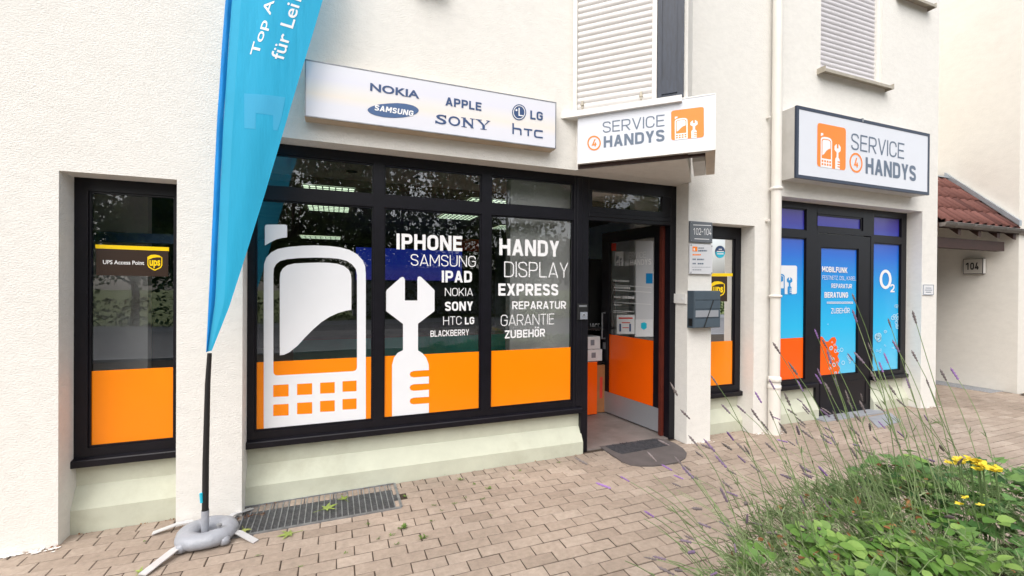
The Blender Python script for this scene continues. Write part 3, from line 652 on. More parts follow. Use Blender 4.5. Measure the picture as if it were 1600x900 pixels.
for h in [(orr[0], orr[1], ozl, zC), (orr[0], orr[1], zB, zA)]: frame_geo(W4_mb, h, [(h[0]+.012, h[1]-.012, h[2]+.012, h[3]-.012)], YW+.012, .03)
obj('side_frame', W4_mb, M['frame'], W4)
mid = frame_geo(MB(), (5.456, 6.489, leaf_top, 2.61), [(om1[0], om1[1], WW(1310, 358).z, WW(1310, 336.5).z)], YW, .075)
frame_geo(mid, (om1[0], om1[1], WW(1310, 358).z, WW(1310, 336.5).z), [(om1[0]+.03, om1[1]-.03, WW(1310, 358).z+.025, WW(1310, 336.5).z-.02)], YW+.012, .03)
obj('top_light_frame', mid, M['frame'], W4)
pane((om1[0], om1[1], WW(1310, 358).z, WW(1310, 336.5).z), W4, YG, 'blue_film', 'film')
lf = frame_geo(MB(), (5.475, 6.470, .01, leaf_top-.012), [(om2[0], om2[1], ozl+.01, WW(1310, 387).z)], YW+.004, .06)
frame_geo(lf, (om2[0], om2[1], ozl+.01, WW(1310, 387).z), [(om2[0]+.012, om2[1]-.012, ozl+.022, WW(1310, 387).z-.012)], YW+.016, .03)
frame_geo(lf, (5.53, 6.42, .06, .41), [(5.56, 6.39, .09, .38)], YW-.002, .006)
obj('glazed_door', lf, M['frame'], W4)
fr2 = MB().box(5.4555, 5.474, YW, 3.86, -.02, leaf_top); fr2.box(6.471, 6.4895, YW, 3.86, -.02, leaf_top); obj('door_jamb', fr2, M['frame'], W4)
pane((om2[0]-.008, om2[1]+.008, ozl, WW(1310, 387).z+.008), W4, YG, 'blue_film', 'film')
for a, b in (ol, orr):
    pane((a-.008, b+.008, ozl-.008, zC+.008), W4, YG, 'blue_film', 'film'); pane((a-.008, b+.008, zB-.008, zA+.008), W4, YG, 'blue_film', 'film')
sill(4.62, 5.452, W4); sill(6.494, 7.245, W4)
obj('step', MB().box(5.40, 6.55, 3.62, 3.78, -.05, .012), M['slab'], W4)
film((ol[0]-.008, ol[1]+.008, ozl-.008, WG(1240, 528).z), 'deep_orange', W4, name='orange_film', y=YG-.003)
c6 = lambda l: [(1190+x/4.737, 470+y/4.737) for x, y in l]
shape('orange_splash', WG, [c6([(428, 572), (428, 264), (448, 266), (462, 285), (470, 300), (490, 302), (505, 285), (520, 270), (540, 268), (552, 290), (545, 320), (560, 345), (550, 370), (572, 385), (560, 410), (575, 440), (560, 470), (580, 500), (565, 530), (575, 560)])], M['deep_orange'], W4, .003)
bub = MB(); rb = random.Random(11)
def ring(cx, cy, r, th=.35):
    o = [WG(*p)+Vector((0, -.0045, 0)) for p in ell(cx, cy, r*.8, r, 14)]; i = [WG(*p)+Vector((0, -.0045, 0)) for p in ell(cx, cy, r*.8*(1-th), r*(1-th), 14)]
    bub.flat([o, i])
for cx, cy, sx, sy, n, rr in [(535, 340, 40, 60, 10, 16), (535, 460, 40, 70, 10, 18), (640, 420, 35, 50, 6, 16), (860, 270, 40, 25, 4, 26), (910, 220, 20, 20, 3, 14), (860, 380, 25, 40, 4, 14), (1000, 60, 14, 60, 9, 14), (1000, 190, 16, 70, 9, 18), (980, 130, 15, 20, 3, 18), (905, 340, 12, 12, 2, 9), (490, 175, 4, 4, 1, 7), (965, 350, 8, 20, 2, 8)]:
    for _ in range(n):
        x, y = c6([(rb.gauss(cx, sx*.5), rb.gauss(cy, sy*.5))])[0]
        if 1284.5 < x < 1338 or 1365.5 < x < 1405: ring(x, y, rb.uniform(.35, 1)*rr/4.737)
obj('bubble_print', bub, M['bubble_print'], W4, 'stuff')
bx = rnd([(1214, 414.6), (1245, 415), (1244.6, 459.4), (1214, 459.6)], 3)
shape('logo_square', WG, [bx], M['white_film'], W4, .003)
A = WG(1205, 459.6); ex = WG(1244.8, 459.2)-A; ez = WG(1205, 414.5)-A
fg = MB(); off = Vector((0, -.005, 0))
def um(l): return [A+ex*min(a, .97)+ez*max(b, .0)+off for a, b in l]
for l in ([U['body'][0], U['body'][1]], [U['screen'][0]], [U['ant'][0]], [U['wr'][0]]): fg.flat([[p for p in um(q)] for q in l])
obj('logo_pictogram', fg, M['sky_print'], W4)
def o2(): 
    shape('provider_logo', WG, [ell(1383.2, 436.4, 9.3, 15.2, 32), ell(1383.2, 436.4, 5.4, 10.6, 32)], M['white_letter'], W4, .004)
    din('2', WG, (1390.6, 456.6), (1397.2, 456.6), (1390.6, 444), M['white_letter'], W4, .17, lift=.004)
o2()
for s, bl, br, tl, wt, ref in [('MOBILFUNK', (1283.9, 424.6), (1323.4, 426.6), (1283.9, 416), BO, None), ('FESTNETZ, DSL, KABEL', (1284.4, 436.6), (1337, 438.2), (1284.4, 430.4), LT, 'FESTNETZ  DSL  KABEL'),
        ('REPARATUR', (1298.4, 449.8), (1330.4, 450.6), (1298.4, 443), MD, None), ('BERATUNG', (1287.6, 465.2), (1324.4, 465.2), (1287.6, 456.4), BO, None), ('ZUBEHÖR', (1298, 489.8), (1327, 489.2), (1298, 481.6), .12, 'ZUBEHOR')]:
    din(s, WG, bl, br, tl, M['white_letter'], W4, wt, lift=.005)
sp_ = MB(); x = 1291.4
while x < 1331.5:
    l = rw.uniform(1.2, 2.4); sp_.flat([[WG(*p)+off for p in ((x, 471.4), (x+l, 471.4), (x+l, 474.4), (x, 474.4))], [WG(*p)+off for p in ((x+.4, 472.2), (x+l-.4, 472.2), (x+l-.4, 473.6), (x+.4, 473.6))]]); x += l+.45
obj('small_print', sp_, M['white_letter'], W4)

# ------------------------------------------------------------------ roller shutters
def slat_mesh(width, pitch, ex, n, name):
    """curved slat running along ex, bulging along n"""
    mb = MB(); k = 5; pr = []
    for i in range(k+1):
        t = i/k; pr.append((.004+.011*sin(pi*min(1, t*1.02))**.8*(1 if t < .98 else .3), pitch*t*.97))
    vs = []; fs = []
    for side in (0, 1):
        for d, z in pr: vs.append(ex*(width*side)+n*d+Vector((0, 0, z)))
    for i in range(k): fs.append((i, k+1+i, k+2+i, i+1))
    mb.add(vs, fs); return mb
# shutter in the oriel face
n45 = Vector((-1, -1, 0)).normalized(); e45 = Vector((1, -1, 0)).normalized()
PB = Plane((1, 1, 0), (2.675+2.93)/sqrt(2))
s0 = PB(903.3, 100); s1 = PB(1020, 100); a0 = Vector((s0.x, s0.y, 0)); wdt = (Vector((s1.x, s1.y, 0))-a0).length
zb = PB(903, 168).z-.03
bx_ = a0-e45*.035; sc = MB()
def pbox(mb, a, b, z0, z1, d0, d1): return mb.extr([a0+e45*a+n45*d0+Vector((0, 0, z0)), a0+e45*b+n45*d0+Vector((0, 0, z0)), a0+e45*b+n45*d0+Vector((0, 0, z1)), a0+e45*a+n45*d0+Vector((0, 0, z1))], n45*(d1-d0))
rx0 = (PB(897.5, 100)-s0).dot(e45); rx1 = wdt+(PB(1027, 100)-s1).dot(e45)
pbox(sc, rx0, 0, zb-.02, ZT, .003, .045); pbox(sc, wdt, rx1, zb-.02, ZT, .003, .045)
SH = obj('roller_shutter', sc, M['rail'], B)
pitch = (PB(903.3, 26.2).z-PB(903.3, 167).z)/15.05
sm = mesh('slat', slat_mesh(wdt-.002, pitch, e45, n45, 'slat'), M['slat'], True)
i = 0; z = zb
while z < zb+2.0:
    o = link('slat', sm, SH); o.location = a0+e45*.001+n45*.006+Vector((0, 0, z))-B.location; z += pitch; i += 1
bk = MB(); pbox(bk, 0, wdt, zb-.02, ZT, .002, .005); obj('backing', bk, M['slat'], SH)
st = MB()
for f_ in (.075, .86): pbox(st, wdt*f_-.008, wdt*f_+.008, zb+.005, zb+.07, .012, .03); pbox(st, wdt*f_-.014, wdt*f_+.014, zb+.03, zb+.045, .02, .036)
obj('stopper', st, M['sill'], SH)
ws = MB(); pbox(ws, rx0-.09, rx1+.2, zb-.085, zb-.035, -.04, .1); obj('window_sill', ws, M['white_paint'], SH)
pn = MB(); pa = rx1+.004; pb_ = wdt+(PB(1069, 100)-s1).dot(e45)
pbox(pn, pa, pb_, zb-.02, ZT, .003, .02); pbox(pn, pa, pa+.035, zb-.02, ZT, .02, .032); pbox(pn, pb_-.05, pb_, zb-.02, ZT, .02, .034); pbox(pn, pa+.035, pb_-.05, zb+.02, zb+.13, .02, .03)
obj('side_panel', pn, M['blue_wood'], SH)
# shutter over the provider front
za = WF(1283, 110).z
s2 = MB(); s2.box(5.2285, 5.24, 3.63, 3.70, 4.08, ZT); s2.box(6.292, 6.352, 3.63, 3.70, 4.08, ZT)
SH2 = obj('roller_shutter', s2, M['rail'], B)
p2 = (WF(1283, 7).z-WF(1283, 108).z)/13.1
sm = mesh('slat', slat_mesh(1.05, p2, Vector((1, 0, 0)), Vector((0, -1, 0)), 'slat'), M['slat2'], True)
z = 4.10
while z < 6.0:
    o = link('slat', sm, SH2); o.location = Vector((5.241, 3.665, z))-B.location; z += p2
obj('backing', MB().box(5.24, 6.292, 3.664, 3.69, 4.08, ZT), M['slat2'], SH2)
def metal_sill(x0, x1, z, parent):
    mb = MB().prism([(3.66, z+.012), (3.50, z-.012), (3.50, z-.045), (3.505, z-.045), (3.508, z-.018), (3.66, z+.004)], 0, x0, x1)
    mb.box(x0-.004, x0, 3.50, 3.6, z-.045, z+.02); mb.box(x1, x1+.004, 3.50, 3.6, z-.045, z+.02)
    return obj('window_sill', mb, M['sill'], parent)
metal_sill(5.17, 6.41, 4.085, SH2)
hi = WF(1437, 12)
metal_sill(6.62, 7.28, hi.z+.03, B)
metal_sill(.55, .80, WF(755, 2).z+.02, B)

# ------------------------------------------------------------------ inside the shop
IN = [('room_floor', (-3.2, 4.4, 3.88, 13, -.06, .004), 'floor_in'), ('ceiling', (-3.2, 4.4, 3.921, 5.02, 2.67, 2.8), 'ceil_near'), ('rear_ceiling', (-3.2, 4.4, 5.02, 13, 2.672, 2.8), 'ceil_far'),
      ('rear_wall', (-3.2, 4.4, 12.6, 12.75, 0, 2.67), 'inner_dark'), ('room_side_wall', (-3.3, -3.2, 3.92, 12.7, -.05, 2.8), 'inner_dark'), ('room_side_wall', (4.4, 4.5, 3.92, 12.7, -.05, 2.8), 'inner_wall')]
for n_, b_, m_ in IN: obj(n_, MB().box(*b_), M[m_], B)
xp = PY(4.02)(797, 430).x
obj('partition_wall', MB().box(xp, 2.37, 4.02, 4.14, .004, 2.668), M['inner_wall'], B)
obj('partition_wall', MB().box(2.45, 3.06, 5.15, 5.25, .004, 2.668), M['inner_wall'], B)
obj('partition_wall', MB().box(PY(4.75)(991, 450).x, 4.39, 4.75, 4.85, .004, 2.668), M['inner_wall'], B)
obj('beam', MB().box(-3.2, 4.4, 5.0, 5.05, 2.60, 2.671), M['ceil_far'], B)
dl = MB()
for x, y in ((.15, 4.62), (.78, 4.6), (1.42, 4.6)): dl.add([(x+.055*cos(t*pi/8), y+.055*sin(t*pi/8), 2.668) for t in range(16)], [tuple(range(16))])
obj('downlight_hole', dl, M['black'], B)
lamps = [(-.06, 5.62, .54, .5, 'square lit ceiling panel with grid, nearest the left pane'), (-.08, 6.95, .54, .5, 'lit ceiling panel with grid, second in the left row'), (-.3, 11.3, .85, .6, 'small far lit ceiling panel, last in the left row'),
         (1.80, 6.95, .54, .5, 'lit ceiling panel above the white lettering, second in right row'), (1.84, 5.62, .54, .5, 'lit ceiling panel near the right transom, first in right row'), (3.0, 7.9, .45, .45, 'lit ceiling panel seen above the open door')]
for x, y, a, b, lb in lamps:
    t = thing('ceiling_lamp', lb, 'ceiling lamp', (x, y, 2.66), 'lit panels on the shop ceiling')
    obj('diffuser', MB().box(x-a/2, x+a/2, y-b/2, y+b/2, 2.662, 2.668), M['lamp'], t)
    g = MB()
    for k in range(9): xx = x-a/2+a*k/8; g.box(xx-.006, xx+.006, y-b/2, y+b/2, 2.652, 2.661)
    for k in range(5): yy = y-b/2+b*k/4; g.box(x-a/2, x+a/2, yy-.006, yy+.006, 2.653, 2.6615)
    obj('grid', g, M['galv'], t)
obj('partition_wall', MB().box(-3.19, PY(4.3)(231, 430).x, 4.3, 4.38, .004, 2.668), mat('grey_partition', (.80, .82, .83), .6, var=.04), B)
obj('partition_wall', MB().box(-2.6, -1.02, 6.62, 6.7, .004, 2.668), mat('teal_grey_partition', (.08, .20, .24), .6, var=.1), B)
obj('mirrored_band', MB().box(-3.19, -.90, 4.22, 4.295, PY(4.25)(200, 379).z, PY(4.25)(200, 364).z), mat('mirrored_band_blue', (.01, .09, .22), .5), B)  # added blue strip stands in for the band reflected in the pane
ct = thing('shop_counter', 'low teal fronted counter standing behind the display window', 'counter', (.8, 4.75, 0))
obj('front_panel', MB().box(-.35, 1.95, 4.62, 4.65, .01, 1.06), M['teal'], ct); obj('worktop', MB().box(-.38, 1.98, 4.60, 5.1, 1.062, 1.10), M['inner_dark'], ct)
obj('side_panel', MB().box(-.35, -.32, 4.652, 5.1, .01, 1.06), M['teal'], ct); obj('side_panel', MB().box(1.92, 1.95, 4.652, 5.1, .01, 1.06), M['teal'], ct)
PBk = PY(8.5)
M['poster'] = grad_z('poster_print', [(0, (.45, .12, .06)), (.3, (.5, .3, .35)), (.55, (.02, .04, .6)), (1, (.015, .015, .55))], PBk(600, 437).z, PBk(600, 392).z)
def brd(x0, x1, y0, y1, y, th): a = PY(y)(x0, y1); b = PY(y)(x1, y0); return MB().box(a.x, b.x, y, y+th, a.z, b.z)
tag(obj('poster_wall', brd(556, 722, 392, 437, 8.5, .05), emis(M['poster'], (.02, .05, .5), .2)), 'wide blue and orange advertising banner with added glow at the back of the shop', 'poster')  # weak emission added to lift the print in the dark room
tag(obj('red_sign', brd(700, 748, 374, 391, 8.4, .04), M['red_print']), 'small dark red board above the blue banner inside the shop', 'board')
sv = thing('display_shelf', 'black shelf unit just inside the entrance door', 'shelf', (2.95, 5.08, 0))
q0 = PY(5.0)(912, 640).x; q1 = PY(5.0)(950, 640).x
obj('back_board', MB().box(q0, q1, 5.11, 5.14, .01, 1.66), M['black'], sv); obj('side_board', MB().box(q1-.02, q1, 4.86, 5.109, .01, 1.66), M['black'], sv)
for zz in (.62, 1.04): obj('shelf_board', MB().box(q0, q1-.021, 4.86, 5.109, zz, zz+.02), M['black'], sv)
obj('lettering_board', brd(912, 946, 405, 535, 5.095, .012), M['black'], sv)
text('VICE', PY(5.09), (922, 517), (937, 517), (922, 505), M['paper'], sv, 0)
a = PY(4.9)(920, 560); bb = PY(4.9)(939, 526)
def package(name, lb, x0, x1, z0, z1, y0, y1, mt, pr=None):
    t = thing(name, lb, 'box', ((x0+x1)/2, y0, z0)); obj('carton', MB().bbox(x0, x1, y0, y1, z0, z1, .004), M[mt], t)
    obj('flap_seam', MB().box((x0+x1)/2-.004, (x0+x1)/2+.004, y0-.001, y1, z1, z1+.002), M['grey_print'], t)
    if pr: obj('print_mark', MB().box(x0+(x1-x0)*.35, x0+(x1-x0)*.6, y0-.002, y0, z0+(z1-z0)*.3, z0+(z1-z0)*.75), M[pr], t)
    return t
p = PY(4.88); X0 = p(914, 600).x
package('white_box', 'white product box, upper of two on the shelf by the door', X0, p(937.5, 600).x, p(925, 545.5).z, p(925, 526).z, 4.88, 5.08, 'paper', 'grey_print')
package('white_box', 'white product box, lower of two on the shelf by the door', X0, p(940, 600).x, 1.061-.41+.0, p(925, 546.3).z, 4.87, 5.08, 'paper', 'grey_print')
tag(obj('orange_panel', MB().bbox(p(905, 600).x, p(928, 600).x, 4.80, 4.84, .01, PY(4.8)(925, 566).z, .006), M['deep_orange']), 'bright orange panel standing on the floor inside the doorway', 'panel')
package('cardboard_box', 'brown cardboard box standing beside the orange panel', p(929, 600).x, p(946, 600).x, .01, .60, 4.85, 4.99, 'cardboard', 'red_print')

# ================================================================== NEIGHBOUR with tiled porch
XP = 9.66
NB = thing('neighbour_building', 'cream rendered building on the far right with a small tiled porch roof', 'building', (11, 6, 0))
nw = MB(); nw.box(XP, 14, 3.60, 9.2, -.3, 7); nw.box(7.558, XP, 4.66, 4.9, -.3, 7)
obj('wall', nw, M['wall2'], NB)
obj('porch_door', MB().bbox(8.5, 9.62, 4.62, 4.66, .0, 2.1, .01), M['frame'], NB)
obj('door_frame', MB().box(9.62, XP-.002, 4.60, 4.658, .0, 2.17), M['frame'], NB)
# roof: courses of pantiles
ra, rb_ = Vector((0, 3.60, 2.49)), Vector((0, 4.48, 3.42)); up_ = (rb_-ra); sl = up_.length; up_.normalize(); nr = Vector((0, -up_.z, up_.y))
deck = MB().extr([(7.56, ra.y, ra.z-.03), (XP, ra.y, ra.z-.03), (XP, rb_.y, rb_.z-.03), (7.56, rb_.y, rb_.z-.03)], (0, 0, -.05))
RF = obj('porch_roof', deck, M['brown_wood'], NB)
TW, TP = .205, sl/4.0
def tile_mb(tone, j):
    mb = MB(); mb.tone = tone; n = 8; vs = []
    for s_ in (0, 1):
        for i in range(n+1):
            t = i/n; h = .028*sin(t*2*pi)+.012
            vs.append(Vector((t*TW*1.02, 0, 0))+up_*(s_*(TP+.05))+nr*(h+(.022 if s_ == 0 else .0)+j))
    for i in range(n+1): vs.append(vs[i]-nr*.016)
    fs = [(i, i+1, n+2+i, n+1+i) for i in range(n)]+[(i, 2*n+2+i, 2*n+3+i, i+1) for i in range(n)]
    return mb.add(vs, fs)
rt = random.Random(5); tms = [mesh('tile', tile_mb(rt.random(), rt.uniform(0, .005)), M['tile'], 'a') for _ in range(6)]
for c in range(4):
    for k in range(11):
        x = XP-.02-TW*(k+1)+(.0 if c % 2 else .0)
        if x < 7.5: continue
        o = link('tile', rt.choice(tms), RF); o.location = Vector((x, ra.y, ra.z))+up_*(c*TP)-NB.location
fl = MB(); fl.extr([Vector((XP-.07, ra.y-.03, ra.z+.05)), Vector((XP-.07, rb_.y, rb_.z+.05)), Vector((XP-.07, rb_.y, rb_.z+.13)), Vector((XP-.07, ra.y-.03, ra.z+.13))], (.068, 0, 0))
obj('side_flashing', fl, M['zinc'], RF)
obj('top_flashing', MB().extr([(7.56, rb_.y-.06, rb_.z+.02), (XP-.07, rb_.y-.06, rb_.z+.02), (XP-.07, 4.655, rb_.z+.14), (7.56, 4.655, rb_.z+.14)], (0, 0, .015)), M['zinc'], RF)
gt_ = MB(); g = 11
prof = [(3.575+.055*cos(pi+pi*i/g), 2.475+.055*sin(pi+pi*i/g)) for i in range(g+1)]
prof += [(y_+(.004 if y_ < 3.575 else -.004), z_+.003) for y_, z_ in prof[::-1]]
gt_.prism(prof, 0, 7.60, 9.9); gt_.tube([(7.60, 3.520, 2.478), (9.9, 3.520, 2.478)], .008, 6)
gt_.prism(prof[:g+1], 0, 7.596, 7.600)
for k in range(5): gt_.prism([(y_*1.0+(-.004 if y_ < 3.575 else .004), z_-.004) for y_, z_ in prof[:g+1]]+[(y_, z_) for y_, z_ in prof[:g+1]][::-1], 0, 7.85+.42*k, 7.89+.42*k)
obj('gutter', gt_, M['gutter'], RF)
obj('eaves_beam', MB().box(7.56, 9.48, 3.69, 3.80, 2.16, 2.30), M['brown_wood'], RF)
for x in (8.05, 8.55, 9.05, 9.5): obj('rafter', MB().extr([(x, 3.60, 2.33), (x, 3.60, 2.43), (x, 4.4, 3.2), (x, 4.4, 3.1)], (.07, 0, 0)), M['brown_wood'], RF)
obj('porch_lining', MB().extr([(7.56, 3.66, 2.44), (XP-.002, 3.66, 2.44), (XP-.002, 4.65, 3.42), (7.56, 4.65, 3.42)], (0, 0, -.02)), M['brown_wood'], RF)

# ================================================================== SIGNS
PS1 = PY(3.487)
s1 = thing('light_box_sign', 'long white light box with navy phone brand names above the display window', 'shop sign', (.8, 3.6, 2.98))
a, b, c = PS1(476.3, 93), PS1(868.6, 232), PS1(476, 181)
X0, X1, Z0, Z1 = a.x, b.x, b.z+.003, a.z-.003
obj('case', MB().bbox(X0, X1, 3.492, 3.599, Z0-.008, Z1+.006, .003), M['sign_under'], s1)
M['tube_glow_face'] = grad_z('painted_tube_glow', [(0, (.70, .71, .78)), (.25, (.71, .71, .77)), (.42, (.78, .72, .66)), (.55, (.74, .72, .71)), (.72, (.69, .69, .77)), (1, (.70, .71, .77))], Z0, Z1, .2)  # warm glow of the tubes behind is painted into the face colour
emis(M['tube_glow_face'], (1, .97, .94), .03)
obj('face', MB().bbox(X0+.006, X1-.006, 3.487, 3.4915, Z0, Z1, .002), M['tube_glow_face'], s1)
rim = frame_geo(MB(), (X0, X1, Z0-.006, Z1+.006), [(X0+.006, X1-.006, Z0, Z1)], 3.484, .008); obj('rim', rim, M['galv'], s1)
T1 = lambda s, bl, br, tl, mt, wt, **k: text(s, PS1, bl, br, tl, M[mt], s1, wt, lift=.0025, **k)
T1('NOKIA', (578, 142), (655, 154.6), (578.4, 129.4), 'navy', .028); din('APPLE', PS1, (695.8, 164.6), (752, 173.6), (696, 151.4), M['navy'], s1, .20, lift=.0025)
M['badge'] = mat('badge_blue', (.055, .115, .26), .4)
ee = [(573.2, 171), (580, 166.5), (592, 163.2), (606, 161.7), (620, 161.1), (634, 162.2), (646, 165), (653, 169.5), (654.8, 173), (652, 177), (643, 181), (630, 183.6), (614, 184.3), (598, 183), (585, 180), (576.5, 176)]
shape('badge', PS1, [rnd(ee, 3, 2)], M['badge'], s1, .002)
din('SAMSUNG', PS1, (584.6, 172.4), (645, 181.8), (586.2, 163.8), M['white_letter'], s1, .215, lift=.0028)
def slab_letters():
    o = Vector((0, -.0025, 0)); P = lambda u, v: PS1(680+86*u, 193+11*u-15*v)+o
    def let(qs, ser):
        mb = MB()
        for q in qs+[[(u0, v0), (u1, v0), (u1, v0+.068), (u0, v0+.068)] for u0, u1, v0 in ser]: mb.flat([[P(*p) for p in q]])
        bm_ = mb; obj('lettering', bm_, M['navy'], s1)
    let([[(.505, .068), (.54, .068), (.54, .932), (.505, .932)], [(.66, .068), (.685, .068), (.685, .932), (.66, .932)], [(.541, .932), (.541, .6), (.659, .068), (.6595, .33)]], ((.475, .57, 0), (.47, .56, .932), (.63, .715, .932), (.64, .70, 0)))
    let([[(.855, .068), (.9, .068), (.9, .45), (.855, .45)], [(.76, .932), (.81, .932), (.9, .45), (.855, .45)], [(.955, .932), (.985, .932), (.9005, .45), (.9005, .56)]], ((.82, .935, 0), (.73, .845, .932), (.925, 1.0, .932)))
    let([[(0, .02), (.022, .02), (.022, .32), (0, .32)]], ()); let([[(.175, .66), (.197, .66), (.197, .98), (.175, .98)]], ())
slab_letters()
T1('S', (681.5, 193.2), (697.5, 195.2), (681.5, 178.2), 'navy', .014); T1('O', (700.5, 195.7), (719, 198.1), (700.5, 180.6), 'navy', .014)
shape('emblem', PS1, [ell(811, 175.6, 11, 12.6, 30)], M['navy'], s1, .002)
shape('emblem', PS1, [ell(811, 175.6, 9.4, 10.8, 30), ell(811, 175.6, 8.3, 9.7, 30)], M['white_letter'], s1, .0028)
shape('emblem', PS1, [[(810, 168.5), (811.8, 168.8), (811.8, 179.6), (817.8, 180.5), (817.8, 182.2), (810, 181)]], M['white_letter'], s1, .0028)
shape('emblem', PS1, [ell(806.8, 172.2, 1.5, 1.7, 12)], M['white_letter'], s1, .0028)
din('LG', PS1, (828.4, 186.2), (848, 188.8), (828.4, 172.6), M['navy'], s1, .20, lift=.0025)
def htc():
    o = Vector((0, -.0025, 0)); f_ = lambda l: [PS1(560+x/5, 110+y/5)+o for x, y in l]
    obj('lettering', MB().flat([f_([(1202, 412), (1214, 414), (1214, 446), (1258, 452), (1268, 456), (1274, 466), (1274, 508), (1262, 506), (1262, 472), (1256, 465), (1214, 459), (1214, 499), (1202, 497)])]), M['navy'], s1)
    obj('lettering', MB().flat([f_([(1292, 453), (1358, 461), (1358, 473), (1332, 470), (1332, 515), (1320, 513), (1320, 468), (1292, 465)])]), M['navy'], s1)
    obj('lettering', MB().flat([f_([(1440, 470), (1440, 483), (1392, 477), (1384, 482), (1384, 508), (1392, 516), (1440, 521), (1440, 533), (1385, 526), (1374, 518), (1371, 505), (1371, 480), (1376, 468), (1386, 463)])]), M['navy'], s1)
htc()

# sign over the entrance: two boxes meeting at the nose of the bay
K2 = 3.90; PS2 = Plane((1, 1, 0), K2)
c0, c1 = PS2(902.2, 256), PS2(1118, 234.3); zb2, zt2 = 2.664, PS2(902.2, 178).z
s2 = thing('corner_light_box_sign', 'white two sided sign with orange logo wrapped around the corner bay over the door', 'shop sign', (2.7, 2.9, zb2))
A = Vector((c0.x, c0.y, 0)); Bn = Vector((c1.x, c1.y, 0)); e2 = (Bn-A).normalized(); e3 = Vector((e2.y*-1, e2.x, 0)); e3 = Vector((1, 1, 0)).normalized()
Bk = Bn+e3*.86
def zz(p, z): return Vector((p.x, p.y, z))
cs = MB()
inn = Vector((1, 1, 0)).normalized()*.075; inn2 = Vector((-1, 1, 0)).normalized()*.075
A2 = A+inn; C2 = Bn+inn+inn2; B2 = Bk+inn2
cs.extr([zz(A+e3*.003, zb2), zz(Bn+e3*.003, zb2), zz(C2, zb2), zz(A2, zb2)], (0, 0, zt2-zb2))
obj('case', cs, M['sign_case'], s2)
cs = MB(); cs.extr([zz(Bn+e3*.004, zb2), zz(Bk, zb2), zz(B2, zb2), zz(C2+e3*.001, zb2)], (0, 0, zt2-zb2)); obj('side_case', cs, M['sign_under'], s2)
fc = MB(); fc.extr([zz(A, zb2+.002), zz(Bn, zb2+.002), zz(Bn, zt2-.002), zz(A, zt2-.002)], Vector((1, 1, 0)).normalized()*.0028); obj('face', fc, M['sign_face'], s2)
rm = MB()
for za_, zb_ in ((zb2-.004, zb2+.008), (zt2-.008, zt2+.003)): rm.extr([zz(A-e3*.003, za_), zz(Bn-e3*.003, za_), zz(Bn-e3*.003, zb_), zz(A-e3*.003, zb_)], e3*.004)
rm.extr([zz(Bn-e2*.007-e3*.003, zb2+.009), zz(Bn-e3*.003, zb2+.009), zz(Bn-e3*.003, zt2-.009), zz(Bn-e2*.007-e3*.003, zt2-.009)], e3*.004)
obj('rim', rm, M['white_paint'], s2)
br_ = MB(); br_.extr([zz(A2+e3*.01+e2*.03, zb2-.012), zz(C2+e3*.03, zb2-.012), zz(C2+e3*.07, zb2-.012), zz(A2+e3*.05+e2*.03, zb2-.012)], (0, 0, .03)); obj('back_rail', br_, M['brown_wood'], s2)
br_ = MB(); br_.extr([zz(Bn+inn2*1.05+e3*.3, zb2-.006), zz(Bn+inn2*1.05+e3*.84, zb2-.006), zz(Bn+inn2*2.4+e3*.84, zb2-.006), zz(Bn+inn2*2.4+e3*.3, zb2-.006)], (0, 0, .16)); obj('mount', br_, M['sign_case'], s2)
T2 = lambda s, bl, br, tl, mt, wt: din(s, PS2, bl, br, tl, M[mt], s2, wt, lift=.0022)
T2('SERVICE', (941.8, 207.8), (1038.4, 196.9), (941.8, 190.7), 'slate', .095); T2('HANDYS', (943.3, 230.8), (1038.4, 220.5), (943.3, 213.2), 'slate', BO)
def four(pl, cx, cy, rx, ry, par, k, sl=0):
    shape('logo_ring', pl, [ell(cx, cy, rx, ry, 36), ell(cx, cy, rx*.80, ry*.80, 36)], M['logo_orange'], par, .002)
    din('4', pl, (cx-rx*.36, cy+ry*.46-sl), (cx+rx*.36, cy+ry*.46+sl), (cx-rx*.30, cy-ry*.5-sl), M['logo_orange'], par, .17, lift=.002)
four(PS2, 928.3, 223.6, 10.6, 11.6, s2, 1, -.6)
A_ = PS2(1048.8, 219.4); pictogram(A_, PS2(1100, 214.2)-A_, PS2(1048.6, 173.2)-A_, Vector((-1, -1, 0)).normalized(), s2, M['logo_orange'], M['white_letter'], .002)

# projecting box over the provider front
YS3 = 3.41; PS3 = PY(YS3)
s3 = thing('framed_light_box_sign', 'deep white light box with dark navy edge above the blue provider shop front', 'shop sign', (5.8, 3.6, 2.75))
q0, q1, q2, q3 = PS3(1245.2, 162.3), PS3(1453, 210.8), PS3(1244.2, 275.6), PS3(1452, 306.4)
X0, X1, Z0, Z1 = (q0.x+q2.x)/2, (q1.x+q3.x)/2, (q2.z+q3.z)/2, (q0.z+q1.z)/2
obj('case', MB().bbox(X0+.004, X1-.004, YS3+.012, 3.599, Z0+.004, Z1-.004, .004), M['sign_case'], s3)
obj('face', MB().box(X0+.03, X1-.03, YS3+.004, YS3+.010, Z0+.03, Z1-.03), M['sign_face'], s3)
rim = frame_geo(MB(), (X0, X1, Z0, Z1), [(X0+.035, X1-.035, Z0+.035, Z1-.035)], YS3, .024); obj('rim', rim, M['sign_rim'], s3)
cl = MB(); xm = PS3(1348, 186).x; cl.box(xm-.012, xm+.012, YS3-.004, YS3+.03, Z1-.03, Z1+.012); obj('clip', cl, M['galv'], s3)
PF3 = PY(YS3+.004)
T3 = lambda s, bl, br, tl, mt, wt: din(s, PF3, bl, br, tl, M[mt], s3, wt, lift=.0022)
T3('SERVICE', (1329.5, 233.4), (1412.4, 248.6), (1330, 207.6), 'slate', .095); T3('HANDYS', (1352.3, 271), (1430.9, 283.6), (1352.3, 245.4), 'slate', BO)
